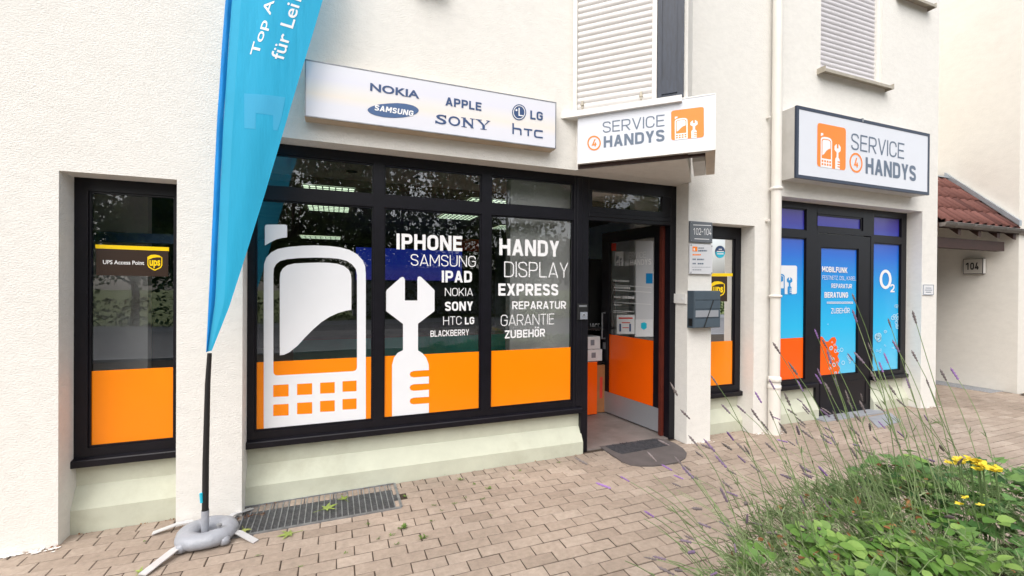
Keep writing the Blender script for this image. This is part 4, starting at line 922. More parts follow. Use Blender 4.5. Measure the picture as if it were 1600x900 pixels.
cc = PF3(1337.4, 254.4); rr = (PF3(1337.4, 254.4-15.6).z-cc.z)
obj('logo_ring', MB().flat([[cc+Vector((r*cos(t*pi/18), -.002, r*sin(t*pi/18))) for t in range(36)] for r in (rr, rr*.8)]), M['logo_orange'], s3)
din('4', None, cc+Vector((-.3*rr, -.0, -.46*rr)), cc+Vector((.34*rr, 0, -.46*rr)), cc+Vector((-.3*rr, 0, .5*rr)), M['logo_orange'], s3, .17, lift=.002, p3=True)
A_ = PF3(1276.4, 259.8); pictogram(A_, Vector((PF3(1321.3, 233).x-A_.x, 0, 0)), Vector((0, 0, PF3(1277, 191.6).z-A_.z)), Vector((0, -1, 0)), s3, M['logo_orange'], M['white_letter'], .002)

# ================================================================== THINGS FIXED TO THE WALL
def plate(name, lb, cat, pl, corners, th, mt, r=1.5):
    pts = [pl(*p) for p in corners]; x0 = (pts[0].x+pts[3].x)/2; x1 = (pts[1].x+pts[2].x)/2; z1 = (pts[0].z+pts[1].z)/2; z0 = (pts[2].z+pts[3].z)/2
    t = thing(name, lb, cat, ((x0+x1)/2, YF, z0)); obj('board', MB().bbox(x0, x1, pl.k, pl.k+th, z0, z1, .003), M[mt], t); return t, x0, x1, z0, z1
PP = PY(3.572)
pq, x0, x1, z0, z1 = plate('number_plaque', 'grey enamel plaque reading 102-104 beside the entrance', 'plaque', PP, [(1078.3, 344.6), (1113.4, 348), (1113.6, 379.2), (1078.3, 378.6)], .018, 'plaque')
din('102-104', PP, (1083, 366.6), (1111.2, 367.6), (1083, 356.2), M['white_letter'], pq, .10, lift=.0015)
for yy, xa_, xb_ in ((351.4, 1083, 1111), (373.0, 1085, 1108)): shape('small_print', PP, [[(xa_, yy-.5), (xb_, yy+.6), (xb_, yy+1.6), (xa_, yy+.5)]], M['white_letter'], pq, .0015)
def bolts(t, x0, x1, z0, z1, y):
    for xx in (x0+.014, x1-.014):
        for zq in (z0+.014, z1-.014): obj('bolt', MB().tube([(xx, y, zq), (xx, y-.007, zq)], .006, 8), M['galv'], t)
bolts(pq, x0, x1, z0, z1, 3.572)
wp, x0, x1, z0, z1 = plate('opening_hours_plate', 'pale acrylic plate with orange logo and opening hours below the grey plaque', 'plaque', PP, [(1078, 381), (1113.6, 382), (1113.4, 428.8), (1077.5, 428)], .014, 'plate')
bolts(wp, x0, x1, z0, z1, 3.572)
shape('logo_square', PP, [rnd([(1082, 385), (1089.6, 385.4), (1089.6, 393), (1082, 392.6)], 1)], M['logo_orange'], wp, .0015)
shape('logo_pictogram', PP, [[(1083.5, 387.5), (1085.5, 387.6), (1085.5, 391.8), (1083.5, 391.6)], ][:1], M['white_letter'], wp, .0025)
for yy, xa_, xb_, hh_, mt in [(387.6, 1091, 1100, .9, 'grey_print'), (391.8, 1091, 1104.5, 1.2, 'slate'), (398, 1082, 1095, 1.1, 'logo_orange'), (405.2, 1082, 1087, 1.1, 'slate'), (405.4, 1089, 1100, 1.1, 'slate'), (411.8, 1082, 1087, 1.1, 'slate'), (412, 1090, 1099, 1.1, 'slate'), (417.5, 1081, 1110, .35, 'grey_print'), (421.6, 1082, 1096, .7, 'grey_print')]:
    x = xa_; mb = MB()
    while x < xb_:
        l = min(xb_-x, rw.uniform(1.4, 3)); mb.flat([[PP(*p)+Vector((0, -.0015, 0)) for p in ((x, yy-hh_), (x+l, yy-hh_), (x+l, yy+hh_), (x, yy+hh_))]]); x += l+.5
    obj('small_print', mb, M[mt], wp)
# letter box
mbx0, mbx1, mby = 3.304, 3.640, 3.498; mz0, mz1 = 1.174, 1.545
lb_ = thing('letter_box', 'anthracite metal letter box with slanted front seam on the pier', 'letter box', (3.47, 3.6, mz0))
obj('body', MB().bbox(mbx0, mbx1, mby+.008, 3.599, mz0, mz1, .004), M['anthracite'], lb_)
zs = [mz0+.004, mz0+.098, mz0+.188, mz0+.277, mz1-.004]
for k, mt in ((0, 'anthracite'), (1, 'anthracite'), (2, 'anthracite'), (3, 'anthracite')):
    obj('front_panel', MB().bbox(mbx0+.004, mbx1-.004, mby, mby+.0075, zs[k]+.0025, zs[k+1]-.0025, .0025), M[mt], lb_)
obj('name_strip', MB().bbox(mbx0+.012, mbx1-.03, mby-.002, mby, zs[1]+.012, zs[2]-.012, .001), M['steel'], lb_)
obj('newspaper_slot', MB().box(mbx0-.002, mbx0, mby+.03, 3.58, mz0+.02, mz0+.095), M['black'], lb_)
sm_ = MB().extr([(mbx0+.11, mby-.003, mz0+.004), (mbx0+.125, mby-.003, mz0+.004), (mbx0+.245, mby-.003, zs[3]), (mbx0+.232, mby-.003, zs[3])], (0, .0008, 0)); obj('seam', sm_, M['black'], lb_)
PB3 = PX(3.300)
bb_ = thing('bell_plate', 'small white bell plate on the pier edge right of the door', 'door bell', (3.3, 3.7, 1.5))
a, b = PB3(1051.5, 458), PB3(1072.2, 474.5)
obj('case', MB().box(3.288, 3.3095, b.y, min(a.y, 3.90), b.z, a.z-.005), M['white_paint'], bb_)
obj('button', MB().box(3.284, 3.288, b.y+.03, b.y+.05, b.z+.04, b.z+.06), M['paper'], bb_)
PK = PY(3.758)
kb_ = thing('intercom', 'black door intercom with round silver button on the door post', 'intercom', (2.19, 3.77, 1.3))
a, b = PK(902, 474.7), PK(917.2, 499.5)
obj('case', MB().bbox(a.x, b.x, 3.745, 3.770, b.z, a.z, .005), M['black'], kb_)
PK = PY(3.745); c = PK(912, 492)
obj('button', MB().tube([c, c+Vector((0, -.006, 0))], .017, 14), M['steel'], kb_); obj('button_centre', MB().tube([c+Vector((0, -.0061, 0)), c+Vector((0, -.008, 0))], .007, 10), M['black'], kb_)
obj('camera_bar', MB().box(a.x+.012, b.x-.012, 3.742, 3.745, a.z-.03, a.z-.012), M['galv'], kb_)
obj('reader', MB().box(a.x+.025, b.x-.004, 3.743, 3.745, b.z+.006, b.z+.075), M['grey_print'], kb_)
np_, x0, x1, z0, z1 = plate('notice_plate', 'tiny white notice plate with three grey lines on the right end pier', 'plate', PY(3.588), [(1442.5, 444.4), (1458.5, 445), (1458.8, 461), (1442.8, 460.8)], .011, 'paper')
obj('border', frame_geo(MB(), (x0, x1, z0, z1), [(x0+.007, x1-.007, z0+.007, z1-.007)], 3.586, .002), M['slate'], np_)
for k, (u0_, u1_) in enumerate(((.22, .78), (.15, .85), (.25, .75))): obj('small_print', MB().box(x0+(x1-x0)*u0_, x0+(x1-x0)*u1_, 3.586, 3.588, z1-(z1-z0)*(.3+.2*k)-.008, z1-(z1-z0)*(.3+.2*k)), M['slate'], np_)
# house number lamp
PN = PX(9.575)
hl = thing('house_number_lamp', 'box lamp with the black number 104 under the porch roof', 'number lamp', (9.6, 4.1, 1.9))
a, b = PN(1505, 404.8), PN(1535.5, 427.8); ya, yb_ = a.y, PN(1535.8, 416).y
obj('case', MB().bbox(9.575, 9.659, yb_, ya, b.z, a.z, .004), M['black'], hl)
obj('face', MB().box(9.570, 9.5745, yb_+.008, ya-.008, b.z+.008, a.z-.008), mat('lamp_grey_white', (.52, .49, .44), .4), hl)
obj('side_face', MB().box(9.582, 9.645, yb_-.004, yb_-.0005, b.z+.008, a.z-.008), M['white_paint'], hl)
zc = (a.z+b.z)/2; P570 = 9.5685; yw = (ya-yb_)
din('104', None, Vector((P570, ya-.15*yw, zc-.055)), Vector((P570, yb_+.20*yw, zc-.055)), Vector((P570, ya-.15*yw, zc+.06)), M['black'], hl, .2, lift=.001, p3=True)
# rain pipe
dp = thing('downpipe', 'cream painted rain downpipe running down the facade right of the narrow window', 'downpipe', (4.42, 3.53, 0))
xpip, ypip = 4.44, 3.525
obj('pipe', MB().tube([(xpip, ypip, .62), (xpip, ypip, ZT)], .050, 18, False), M['pipe'], dp, smooth=True)
obj('foot_pipe', MB().tube([(xpip, ypip, -.02), (xpip, ypip, PY(3.47)(1206, 600).z)], .060, 18, False), M['pipe'], dp, smooth=True)
for zc_, h_ in ((PY(3.47)(1206, 595).z, .035), (PY(3.47)(1206, 607).z, .03), (PY(3.47)(1208, 292).z, .02), (PY(3.47)(1208, 463).z, .016)):
    obj('collar', MB().tube([(xpip, ypip, zc_-h_), (xpip, ypip, zc_-h_*.6), (xpip, ypip, zc_+h_*.6), (xpip, ypip, zc_+h_)], [.05, .066, .066, .05], 18, False), M['pipe'], dp, smooth=True)
for zc_ in (2.3, 3.42): obj('clip', MB().box(xpip-.075, xpip-.05, ypip+.03, 3.6, zc_, zc_+.02), M['pipe'], dp)

# ================================================================== ON THE PAVEMENT
# beach flag
bc = PZ(gz(-.7)+.06)(324, 829); bx, by = bc.x, bc.y
fl_ = thing('beach_flag', 'tall light blue advertising flag on a black pole in front of the shop', 'flag', (bx, by, gz(bx)))
PFL = PY(by)
mast = [PFL(x, y) for x, y in ((320.6, 806), (321.5, 720), (324.5, 600), (327.5, 552))]
low = PFL(320.6, 812)
obj('pole', MB().tube([Vector((low.x, by, low.z))]+mast, [.019, .019, .018, .0155, .013], 12, False), M['black'], fl_, smooth=True)
obj('socket', MB().tube([(low.x, by, gz(bx)+.04), (low.x, by, PFL(320, 797).z)], .022, 14, False), M['pvc'], fl_, smooth=True)
lb0 = PFL(319.5, 776); obj('tie', MB().tube([lb0+Vector((-.012, -.012, -.03)), lb0+Vector((-.016, -.014, .03))], .009, 8), M['aqua_print'], fl_)
L_ = [(322, 550), (325.5, 480), (329.5, 400), (333.8, 305), (338, 210), (343.8, 120), (348.5, 50), (352.2, 0)]
R_ = [(331, 548), (358, 480), (383.5, 400), (413, 305), (441.5, 210), (468.5, 120), (490, 50), (504.5, 0)]
lp_ = [PFL(*p) for p in L_]; rp_ = [PFL(*p) for p in R_]
topz = lp_[-1].z
lp_ += [Vector((lp_[-1].x+dx, by, topz+dz)) for dx, dz in ((.04, .35), (.12, .70), (.25, .98), (.42, 1.12))]
rp_ += [Vector((rp_[-1].x+dx, by, topz+dz)) for dx, dz in ((.05, .35), (.04, .70), (-.03, .98), (-.10, 1.12))]
def lerp_path(pa_, n):
    ls = [0]
    for i in range(1, len(pa_)): ls.append(ls[-1]+(pa_[i]-pa_[i-1]).length)
    out_ = []
    for k in range(n+1):
        t = ls[-1]*k/n; i = max(j for j in range(len(ls)) if ls[j] <= t+1e-9); i = min(i, len(pa_)-2)
        out_.append(pa_[i].lerp(pa_[i+1], min(1, (t-ls[i])/max(1e-9, ls[i+1]-ls[i]))))
    return out_
NV = 60; Lp, Rp = lerp_path(lp_, NV), lerp_path(rp_, NV)
def sag(u, k): return (.018*sin(pi*u)+.0022*sin(k*.5+u*5)*u*(1-u)*2.5+.006*sin(k*.16+u*2.2)*min(1, u*5)+.003*sin(u*11+k*.05))*min(1, k/24)
def cloth(u0, u1, nu, bul=0, dy=0):
    mb = MB(); vs = []
    for k in range(NV+1):
        for i in range(nu+1):
            u = u0+(u1-u0)*i/nu; p = Lp[k].lerp(Rp[k], u); vs.append(p+Vector((0, -sag(u, k)+dy-bul*sin(pi*i/nu), 0)))
    fs = [(k*(nu+1)+i, k*(nu+1)+i+1, (k+1)*(nu+1)+i+1, (k+1)*(nu+1)+i) for k in range(NV) for i in range(nu)]
    return mb.add(vs, fs)
SLV = [min(.30, .036/max(.02, (Rp[k]-Lp[k]).length)) for k in range(NV+1)]
def cloth2(fa, fb, nu, bul=0):
    mb = MB(); vs = []
    for k in range(NV+1):
        ua, ub = fa(k), fb(k)
        for i in range(nu+1):
            u = ua+(ub-ua)*i/nu; p = Lp[k].lerp(Rp[k], u); vs.append(p+Vector((0, -sag(u, k)-bul*sin(pi*i/nu)+(bul and .0025*sin(k*.9+i)*min(1, k/24)), 0)))
    fs = [(k*(nu+1)+i, k*(nu+1)+i+1, (k+1)*(nu+1)+i+1, (k+1)*(nu+1)+i) for k in range(NV) for i in range(nu)]
    return mb.add(vs, fs)
BN = obj('banner', cloth2(lambda k: SLV[k]*2.4, lambda k: 1.0, 12), M['banner'], fl_, smooth=True)
obj('sleeve', cloth2(lambda k: 0, lambda k: SLV[k], 6, .017), M['sleeve'], BN, smooth=True)
obj('light_stripe', cloth2(lambda k: SLV[k], lambda k: SLV[k]*2.4, 3), M['hem'], BN, smooth=True)
PTX = PY(by)
def on_cloth(p, h):
    """the point of the hanging cloth in front of (x, z), raised by h"""
    for k in range(NV):
        def g(kk):
            a, c = Lp[kk], Rp[kk]; u = (p.x-a.x)/max(1e-6, c.x-a.x); return a.z+(c.z-a.z)*u-p.z, u
        (z0, u0_), (z1, u1_) = g(k), g(k+1)
        if z0 <= 0 <= z1:
            t = -z0/max(1e-9, z1-z0); y0, y1 = sag(u0_, k), sag(u1_, k+1); return Vector((p.x, by-(y0+(y1-y0)*t)-h, p.z))
    return Vector((p.x, by-.02-h, p.z))
def drape(o, h):
    b_ = base(o.parent)
    for v in o.data.vertices: v.co = on_cloth(v.co+b_, h)-b_
for s, bl, br, tl in [('Top A', (408.8, 91.2), (434, 6.5), (391, 86)), ('für Lei', (443.4, 97), (468.6, 11.5), (423.2, 92.5)), ('n', (470.3, 5.2), (474.3, -9.2), (457.3, 1.2)), ('n', (435.8, 1.2), (440, -14), (422.8, -3))]:
    drape(text(s, PTX, bl, br, tl, M['white_letter'], BN, .008, lift=0), .0022)
pm = MB()
def patch(c, nu, nv):
    q = [PTX(*p) for p in c]; o = len(pm.v); pm.v += [on_cloth(q[0].lerp(q[1], i/nu).lerp(q[3].lerp(q[2], i/nu), j/nv), .0016) for j in range(nv+1) for i in range(nu+1)]
    for j in range(nv):
        for i in range(nu): a_ = o+j*(nu+1)+i; pm.f.append([a_, a_+1, a_+nu+2, a_+nu+1]); pm.t.append(.5)
patch([(382, 147), (446, 152.5), (440, 182.5), (382.2, 176)], 14, 8); patch([(382.2, 176), (400, 178), (400, 203), (382.5, 201)], 6, 6); patch([(427, 181), (440, 182.5), (433.5, 204), (427, 203.4)], 5, 6)
obj('pale_mark', pm, M['bracket'], BN)
# flat steel feet of the flag base
for (ax_, ay_), (ex_, ey_), wd in [((296, 846), (222, 899), .05), ((300, 815), (238, 834), .04), ((352, 812), (394, 795), .036), ((360, 830), (400, 847), .04)]:
    zb_ = gz(-.8); p0 = PZ(zb_+.035)(ax_, ay_); p1 = PZ(zb_+.006)(ex_, ey_); d_ = (p1-p0).normalized(); sd_ = Vector((-d_.y, d_.x, 0)).normalized()*wd/2
    c0_ = Vector((bx, by, zb_+.03)); mb = MB()
    mid_ = p0.lerp(p1, .35)+Vector((0, 0, .012))
    ch = [c0_, p0, mid_, p1]; vs = []
    for p in ch: vs += [p-sd_, p+sd_, p+sd_+Vector((0, 0, .006)), p-sd_+Vector((0, 0, .006))]
    fs = [(0, 1, 2, 3), (15, 14, 13, 12)]
    for k in range(3): fs += [(4*k+i, 4*k+(i+1) % 4, 4*k+4+(i+1) % 4, 4*k+4+i) for i in range(4)]
    mb.add(vs, fs); obj('leg', mb, M['strap'], fl_)
# water bag
wb = thing('water_bag', 'puffy grey ring shaped water bag lying around the foot of the flag pole', 'water bag', (bx, by, gz(bx)))
nu, nv = 48, 18; vs = []; fs = []
for i in range(nu):
    a = 2*pi*i/nu; cr = 1/max(abs(cos(a)), abs(sin(a))); R1 = .106*(1+.15*(cr-1)); 
    for j in range(nv):
        b_ = 2*pi*j/nv; wv = 1+.045*sin(a*9+b_)*max(0, cos(b_))+.03*sin(a*23)
        rr_ = R1+.056*cos(b_)*wv; z_ = .050+.046*sin(b_)*(1+.05*sin(5*a)); z_ = max(z_, .008)
        vs.append((bx+rr_*cos(a)*1.04, by+rr_*sin(a), gz(bx)+z_))
for i in range(nu):
    for j in range(nv): fs.append((i*nv+j, ((i+1) % nu)*nv+j, ((i+1) % nu)*nv+(j+1) % nv, i*nv+(j+1) % nv))
obj('bag', MB().add(vs, fs), M['pvc'], wb, smooth=True)
for a, r_ in ((3.95, .155), (5.55, .155), (1.2, .14)):
    c = Vector((bx+r_*cos(a), by+r_*sin(a), gz(bx)+.045)); obj('corner_tab', MB().tube([c+Vector((0, 0, -.03)), c, c+Vector((0, 0, .018))], [.03, .028, .012], 10), M['pvc'], wb, smooth=True)
cp = Vector((bx+.075, by-.06, gz(bx)+.104)); obj('valve', MB().tube([cp, cp+Vector((0, 0, .012))], .016, 12), M['galv'], wb)
# grate of the cellar shaft
zg = lambda x: gz(x)+.002
ga_ = PZ(gz(0))(615.6, 755.6); gx0, gx1, gy1, gy0 = -.62, PZ(gz(.4))(616, 755.6).x, 3.733, PZ(gz(.3))(631, 793).y
GR = thing('floor_grate', 'galvanised steel grating set in the paving under the display window', 'grate', (0, 3.55, gz(0)))
obj('pit_shade', MB().add([(gx0, gy0, gz(gx0)-.0035), (gx1, gy0, gz(gx1)-.0035), (gx1, gy1, gz(gx1)-.0035), (gx0, gy1, gz(gx0)-.0035)], [(0, 1, 2, 3)]), M['pit_shade'], GR)  # near-black sheet close under the bars paints the darkness of the shaft
fb = MB()
def bar(mb, x0, y0, x1, y1, w_, t, h=.028):
    d = Vector((x1-x0, y1-y0, 0)).normalized(); n_ = Vector((-d.y, d.x, 0))*w_/2; pts = [Vector((x0, y0, zg(x0)+t))-n_, Vector((x1, y1, zg(x1)+t))-n_, Vector((x1, y1, zg(x1)+t))+n_, Vector((x0, y0, zg(x0)+t))+n_]
    mb.extr(pts, (0, 0, -h))
for q in ((gx0, gy0, gx1, gy0), (gx0, gy1, gx1, gy1)): bar(fb, *q, .018, .006)
for q in ((gx0, gy0+.009, gx0, gy1-.009), (gx1, gy0+.009, gx1, gy1-.009)): bar(fb, *q, .018, .0065)
obj('frame', fb, M['galv'], GR)
n_ = 27; gbm = None
for k in range(1, n_):
    x = gx0+(gx1-gx0)*k/n_; mb = MB(); bar(mb, x, gy0+.01, x, gy1-.01, .007, .001); obj('bar', mb, M['galv'], GR)
cb = MB()
for k in range(1, 24): y = gy0+(gy1-gy0)*k/24; bar(cb, gx0+.01, y, gx1-.01, y, .0030, -.0015, .003)
obj('cross_bars', cb, M['galv'], GR, 'stuff')
# door mat
matp = [PZ(.012)(*p) for p in [(937, 697.4), (1026.7, 684.4), (1040, 686.5), (1055, 692.5), (1067, 700), (1073, 707.5), (1071, 715), (1062, 720.5), (1045, 724.5), (1022, 727), (1000, 727), (984, 725), (972, 720.5), (953, 708)]]
DM = thing('door_mat', 'grey rubber door mat with a rounded front lying before the entrance', 'door mat', (2.85, 3.6, 0))
obj('mat', MB().extr(matp, (0, 0, -.012)), M['rubber'], DM)
PMt = PZ(.0125)
fld = [PMt(*p) for p in [(946, 697.2), (1024, 686), (1046, 695.5), (972, 709.5), (960, 705)]]
obj('ribbed_field', MB().extr(fld, (0, 0, .004)), M['rubber_rib'], DM)
rbm = MB(); rm_ = random.Random(2)
for k in range(170):
    u, v = rm_.random(), rm_.random(); p = fld[0].lerp(fld[1], u).lerp(fld[3].lerp(fld[2], u), v); a = rm_.random()*pi; d = Vector((cos(a), sin(a), 0))*.016; n1 = Vector((-d.y, d.x, 0))*.18
    rbm.extr([p-d-n1+Vector((0, 0, .004)), p+d-n1+Vector((0, 0, .004)), p+d+n1+Vector((0, 0, .004)), p-d+n1+Vector((0, 0, .004))], (0, 0, .003+.0002*(k % 7)))
obj('bristles', rbm, M['rubber_rib'], DM, 'stuff')
# drain and small slab before the provider door
cv = [PZ(.006)(*p) for p in [(1356, 652), (1392, 645), (1408, 658), (1372, 668)]]
tag(obj('inspection_cover', MB().extr(cv, (0, 0, -.02)), M['slab']), 'grey metal inspection cover in the paving before the provider door', 'cover')

# ------------------------------------------------------------------ paving bricks
rg_ = random.Random(21)
def brick_mb(L, Wd, tone, rr_):
    mb = MB(); mb.tone = tone; b_ = .003; j = lambda: rr_.uniform(-.0014, .0014)
    hx, hy = L/2-.0032, Wd/2-.0036
    lo = [(-hx+j(), -hy+j()), (hx+j(), -hy+j()), (hx+j(), hy+j()), (-hx+j(), hy+j())]
    ti = [rr_.uniform(-.0011, .0011) for _ in range(4)]
    vs = [(x, y, -.03) for x, y in lo]+[(x, y, -.0028+ti[i]) for i, (x, y) in enumerate(lo)]+[(x*(1-b_/hx), y*(1-b_/hy), ti[i]) for i, (x, y) in enumerate(lo)]
    fs = [(8, 9, 10, 11)]+[(4+i, 4+(i+1) % 4, 8+(i+1) % 4, 8+i) for i in range(4)]+[(i, (i+1) % 4, 4+(i+1) % 4, 4+i) for i in range(4)]
    return mb.add(vs, fs)
NVAR = 14
bvar = {L: [brick_mb(L, .1, max(0, min(1, rg_.gauss(.5, .24))), rg_) for _ in range(NVAR)] for L in (.2, .1)}
bmesh_ = {L: [mesh('brick', b_, M['brick']) for b_ in bvar[L]] for L in bvar}
def blocked(x, y):
    if y > 3.735: return not (x > 7.56 and y < 4.56)
    if y > 3.605 and x < 7.557:
        return x < -1.575 or -.973 < x < -.592 or 3.31 < x < 3.617 or 4.218 < x < 4.64 or x > 7.22
    if gx0-.012 < x < gx1+.012 and y > gy0-.012: return True
    if y > 3.735-.0 : return True
    return False
cells = []
for r in range(-9, 44):
    y = 3.735-.05-.1*r
    off_ = .1 if r % 2 else 0
    if r == 0: cells += [(x*.1+.05, y, .1) for x in range(-20, 97)]
    else: cells += [(x*.2+off_+.017+.004*sin(r*1.7), y, .2) for x in range(-17, 51)]
live = []
for x, y, L in cells:
    if blocked(x, y) or (L == .2 and (blocked(x-.09, y) and blocked(x+.09, y))): continue
    if x > 9.56: continue
    if y < -.5: continue
    px, py, t = toPix((x, y, 0))
    ar = 0
    if t > .2 and -20 < px < 1620 and py < 915:
        ar = L*.1*1.58/t**3
        if px > 1110 and py > 735-.02*(px-1110): ar = 0
        if px > 1470 and py > 700: ar = 0
        if py > 700+150 and px > 1090: ar = 0
    live.append((ar, x, y, L, rg_.randrange(NVAR)))
live.sort(key=lambda q: -q[0])
rest = MB()
for n__, (ar, x, y, L, k) in enumerate(live):
    mb = bvar[L][k]
    # cut a full brick that meets a wall
    if n__ < 300 and ar > 0:
        o = link('brick', bmesh_[L][k], pavement); o.location = (x, y, gz(x)+rg_.uniform(-.0015, .0015))
    else:
        o_ = len(rest.v); zz_ = gz(x)+rg_.uniform(-.0015, .0015)
        rest.v += [v+Vector((x, y, zz_)) for v in mb.v]; rest.f += [[i+o_ for i in f] for f in mb.f]; rest.t += mb.t
obj('brick', rest, M['brick'], pavement, 'stuff')
obj('drain_strip', MB().box(9.30, 9.655, 3.75, 4.6, -.01, .006), M['gravel'], pavement)
# white paint flakes and dirt at the foot of the piers
fk = MB(); rf_ = random.Random(9)
def flakes(x0, x1, y, n, sp=.02):
    for _ in range(n):
        x = rf_.uniform(x0, x1); yy = y-abs(rf_.gauss(0, sp)); s_ = rf_.uniform(.005, .016); a = rf_.random()*6; z = gz(x)+.003+rf_.random()*.003
        k = rf_.choice((4, 5)); fk.extr([(x+s_*cos(a+i*2*pi/k)*rf_.uniform(.6, 1.3), yy+.6*s_*sin(a+i*2*pi/k), z) for i in range(k)], (0, 0, .002))
flakes(-2.3, -1.56, 3.593, 170, .022); flakes(3.31, 3.64, 3.59, 26, .012); flakes(4.22, 4.62, 3.58, 46, .03); flakes(7.22, 7.58, 3.59, 30, .02)
obj('paint_flakes', fk, M['flake'], None, 'stuff')
# litter of dry leaf crumbs in the corners
lt = MB()
for x0, x1, y, n in ((-1.55, -.95, 3.728, 26), (-.95, -.45, 3.59, 50), (-.5, 2.2, 3.728, 24), (3.6, 4.2, 3.72, 10), (-1.62, -1.54, 3.6, 14)):
    for _ in range(n):
        lt.tone = rf_.random(); x = rf_.uniform(x0, x1); yy = y-abs(rf_.gauss(0, .02)); s_ = rf_.uniform(.004, .014); a = rf_.random()*6; z = gz(x)+.003
        lt.add([(x+s_*cos(a), yy+s_*sin(a), z), (x-.4*s_*sin(a), yy+.4*s_*cos(a), z+.005), (x-s_*cos(a), yy-s_*sin(a), z+.002), (x+.4*s_*sin(a), yy-.4*s_*cos(a), z+.006)], [(0, 1, 2, 3)])
obj('leaf_litter', lt, M['dry'], None, 'stuff')
# weeds in the joints
wd = MB()
def tuft(px, py, n, h):
    p = PZ(0)(px, py); p.z = gz(p.x)
    for _ in range(n):
        wd.tone = rf_.random(); a = rf_.random()*6.28; l = h*rf_.uniform(.5, 1.2); q = p+Vector((rf_.gauss(0, h*.35), rf_.gauss(0, h*.12), 0)); d = Vector((cos(a), sin(a), 0)); s_ = Vector((-d.y, d.x, 0))*l*.16
        wd.add([q-s_*.5, q+d*l*.5+Vector((0, 0, l*.5))-s_, q+d*l+Vector((0, 0, l*.55)), q+d*l*.5+Vector((0, 0, l*.5))+s_], [(0, 1, 2, 3)])
for px, py, n, h in [(629, 822, 26, .035), (661, 838, 22, .03), (720, 748, 20, .026), (741, 755, 14, .02), (764, 762, 20, .024), (633, 773, 12, .02), (679, 787, 12, .02), (754, 778, 10, .02), (697, 740, 8, .015), (711, 785, 8, .02), (727, 776, 8, .02), (812, 735, 8, .016), (873, 723, 10, .016), (620, 846, 10, .02), (612, 833, 8, .02), (675, 811, 9, .02), (690, 795, 7, .016), (575, 815, 10, .02), (637, 741, 8, .014), (590, 838, 8, .02), (402, 862, 8, .018), (20, 897, 8, .02), (226, 838, 7, .014), (470, 880, 6, .014), (802, 746, 6, .014), (540, 860, 6, .016), (768, 803, 5, .012)]: tuft(px, py, n, h)
obj('weeds', wd, M['weed'], None, 'stuff')
# fallen maple leaves
def leaf5(px, py, s_, rot, lb, z=.008):
    p = PZ(z)(px, py); p.z = gz(p.x)+z; mb = MB(); mb.tone = rf_.random(); pts = []
    lobes = [(0, 1), (.9, .95), (1.8, .7), (2.75, .35), (3.53, .35), (4.48, .7), (5.38, .95)]
    for i, (a, r) in enumerate(lobes):
        na = lobes[(i+1) % 7][0]+(2*pi if i == 6 else 0); pts += [(a-.16, r*.66), (a, r), (a+.16, r*.66), ((a+na)/2, .34 if i not in (2, 3, 4) else .26)]
    vs = [p+Vector((s_*r*cos(a+rot), s_*r*sin(a+rot), .004+.006*sin(3*a+rot)*r)) for a, r in pts]; vs.append(p+Vector((0, 0, .001)))
    mb.add(vs, [(i, (i+1) % len(pts), len(pts)) for i in range(len(pts))])
    st = p+Vector((s_*1.1*cos(pi+rot), s_*1.1*sin(pi+rot), .002)); mb.tube([p, st], .0015, 5)
    return tag(obj('fallen_leaf', mb, M['fallen']), lb, 'leaf', 'fallen leaves on the ground')
leaf5(510, 789, .085, .4, 'green maple leaf lying in the middle of the steel grate'); leaf5(538, 775, .06, 2.0, 'small green maple leaf near the wall side of the grate', .009)
leaf5(452, 828, .075, 3.3, 'green maple leaf on the paving at the front edge of the grate', .006); leaf5(381, 822, .06, 5, 'pale leaf on the grate beside the water bag'); leaf5(218, 884, .04, 1.5, 'yellowish curled leaf on the bricks near the long base leg', .006)

# ================================================================== PLANTING BED in the foreground
rv = random.Random(31)
def in_poly(x, y, pg):
    c = False; n = len(pg)
    for i in range(n):
        (x0, y0), (x1, y1) = pg[i], pg[i-1]
        if (y0 > y) != (y1 > y) and x < (x1-x0)*(y-y0)/(y1-y0)+x0: c = not c
    return c
def edge_d(x, y, pg):
    d = 9; n = len(pg)
    for i in range(n):
        a = Vector(pg[i-1]); b = Vector(pg[i]); p = Vector((x, y)); t = max(0, min(1, (p-a).dot(b-a)/(b-a).length_squared)); d = min(d, (a+(b-a)*t-p).length)
    return d
BED = [(1.04, .25), (1.02, .98), (1.22, 1.22), (1.55, 1.42), (2.0, 1.50), (2.6, 1.46), (3.1, 1.30), (4.6, .95), (4.6, .25)]
sb = MB(); gx, gy = 26, 12; vs = []; fs = []
def soil_h(x, y): return .0 if not in_poly(x, y, BED) else .42*min(1, edge_d(x, y, BED)/.16)
for j in range(gy+1):
    for i in range(gx+1):
        x = .95+3.7*i/gx; y = .2+1.35*j/gy; vs.append((x, y, soil_h(x, y)-.015+.02*noise.noise((x*6, y*6, 0))))
for j in range(gy):
    for i in range(gx): a = j*(gx+1)+i; fs.append((a, a+1, a+gx+2, a+gx+1))
obj('planting_bed', sb.add(vs, fs), M['soil'], None, 'structure', smooth=True)
def top(x, y): return .42+.13*max(0, 1-abs(x-1.9)/.75)*max(0, min(1, (y-1.0)/.22))+.07*max(0, min(1, (x-2.1)/.5))+(.22+.11*noise.noise((x*3.7, y*3.7, 2)))*min(1, edge_d(x, y, BED)/.20)**.6

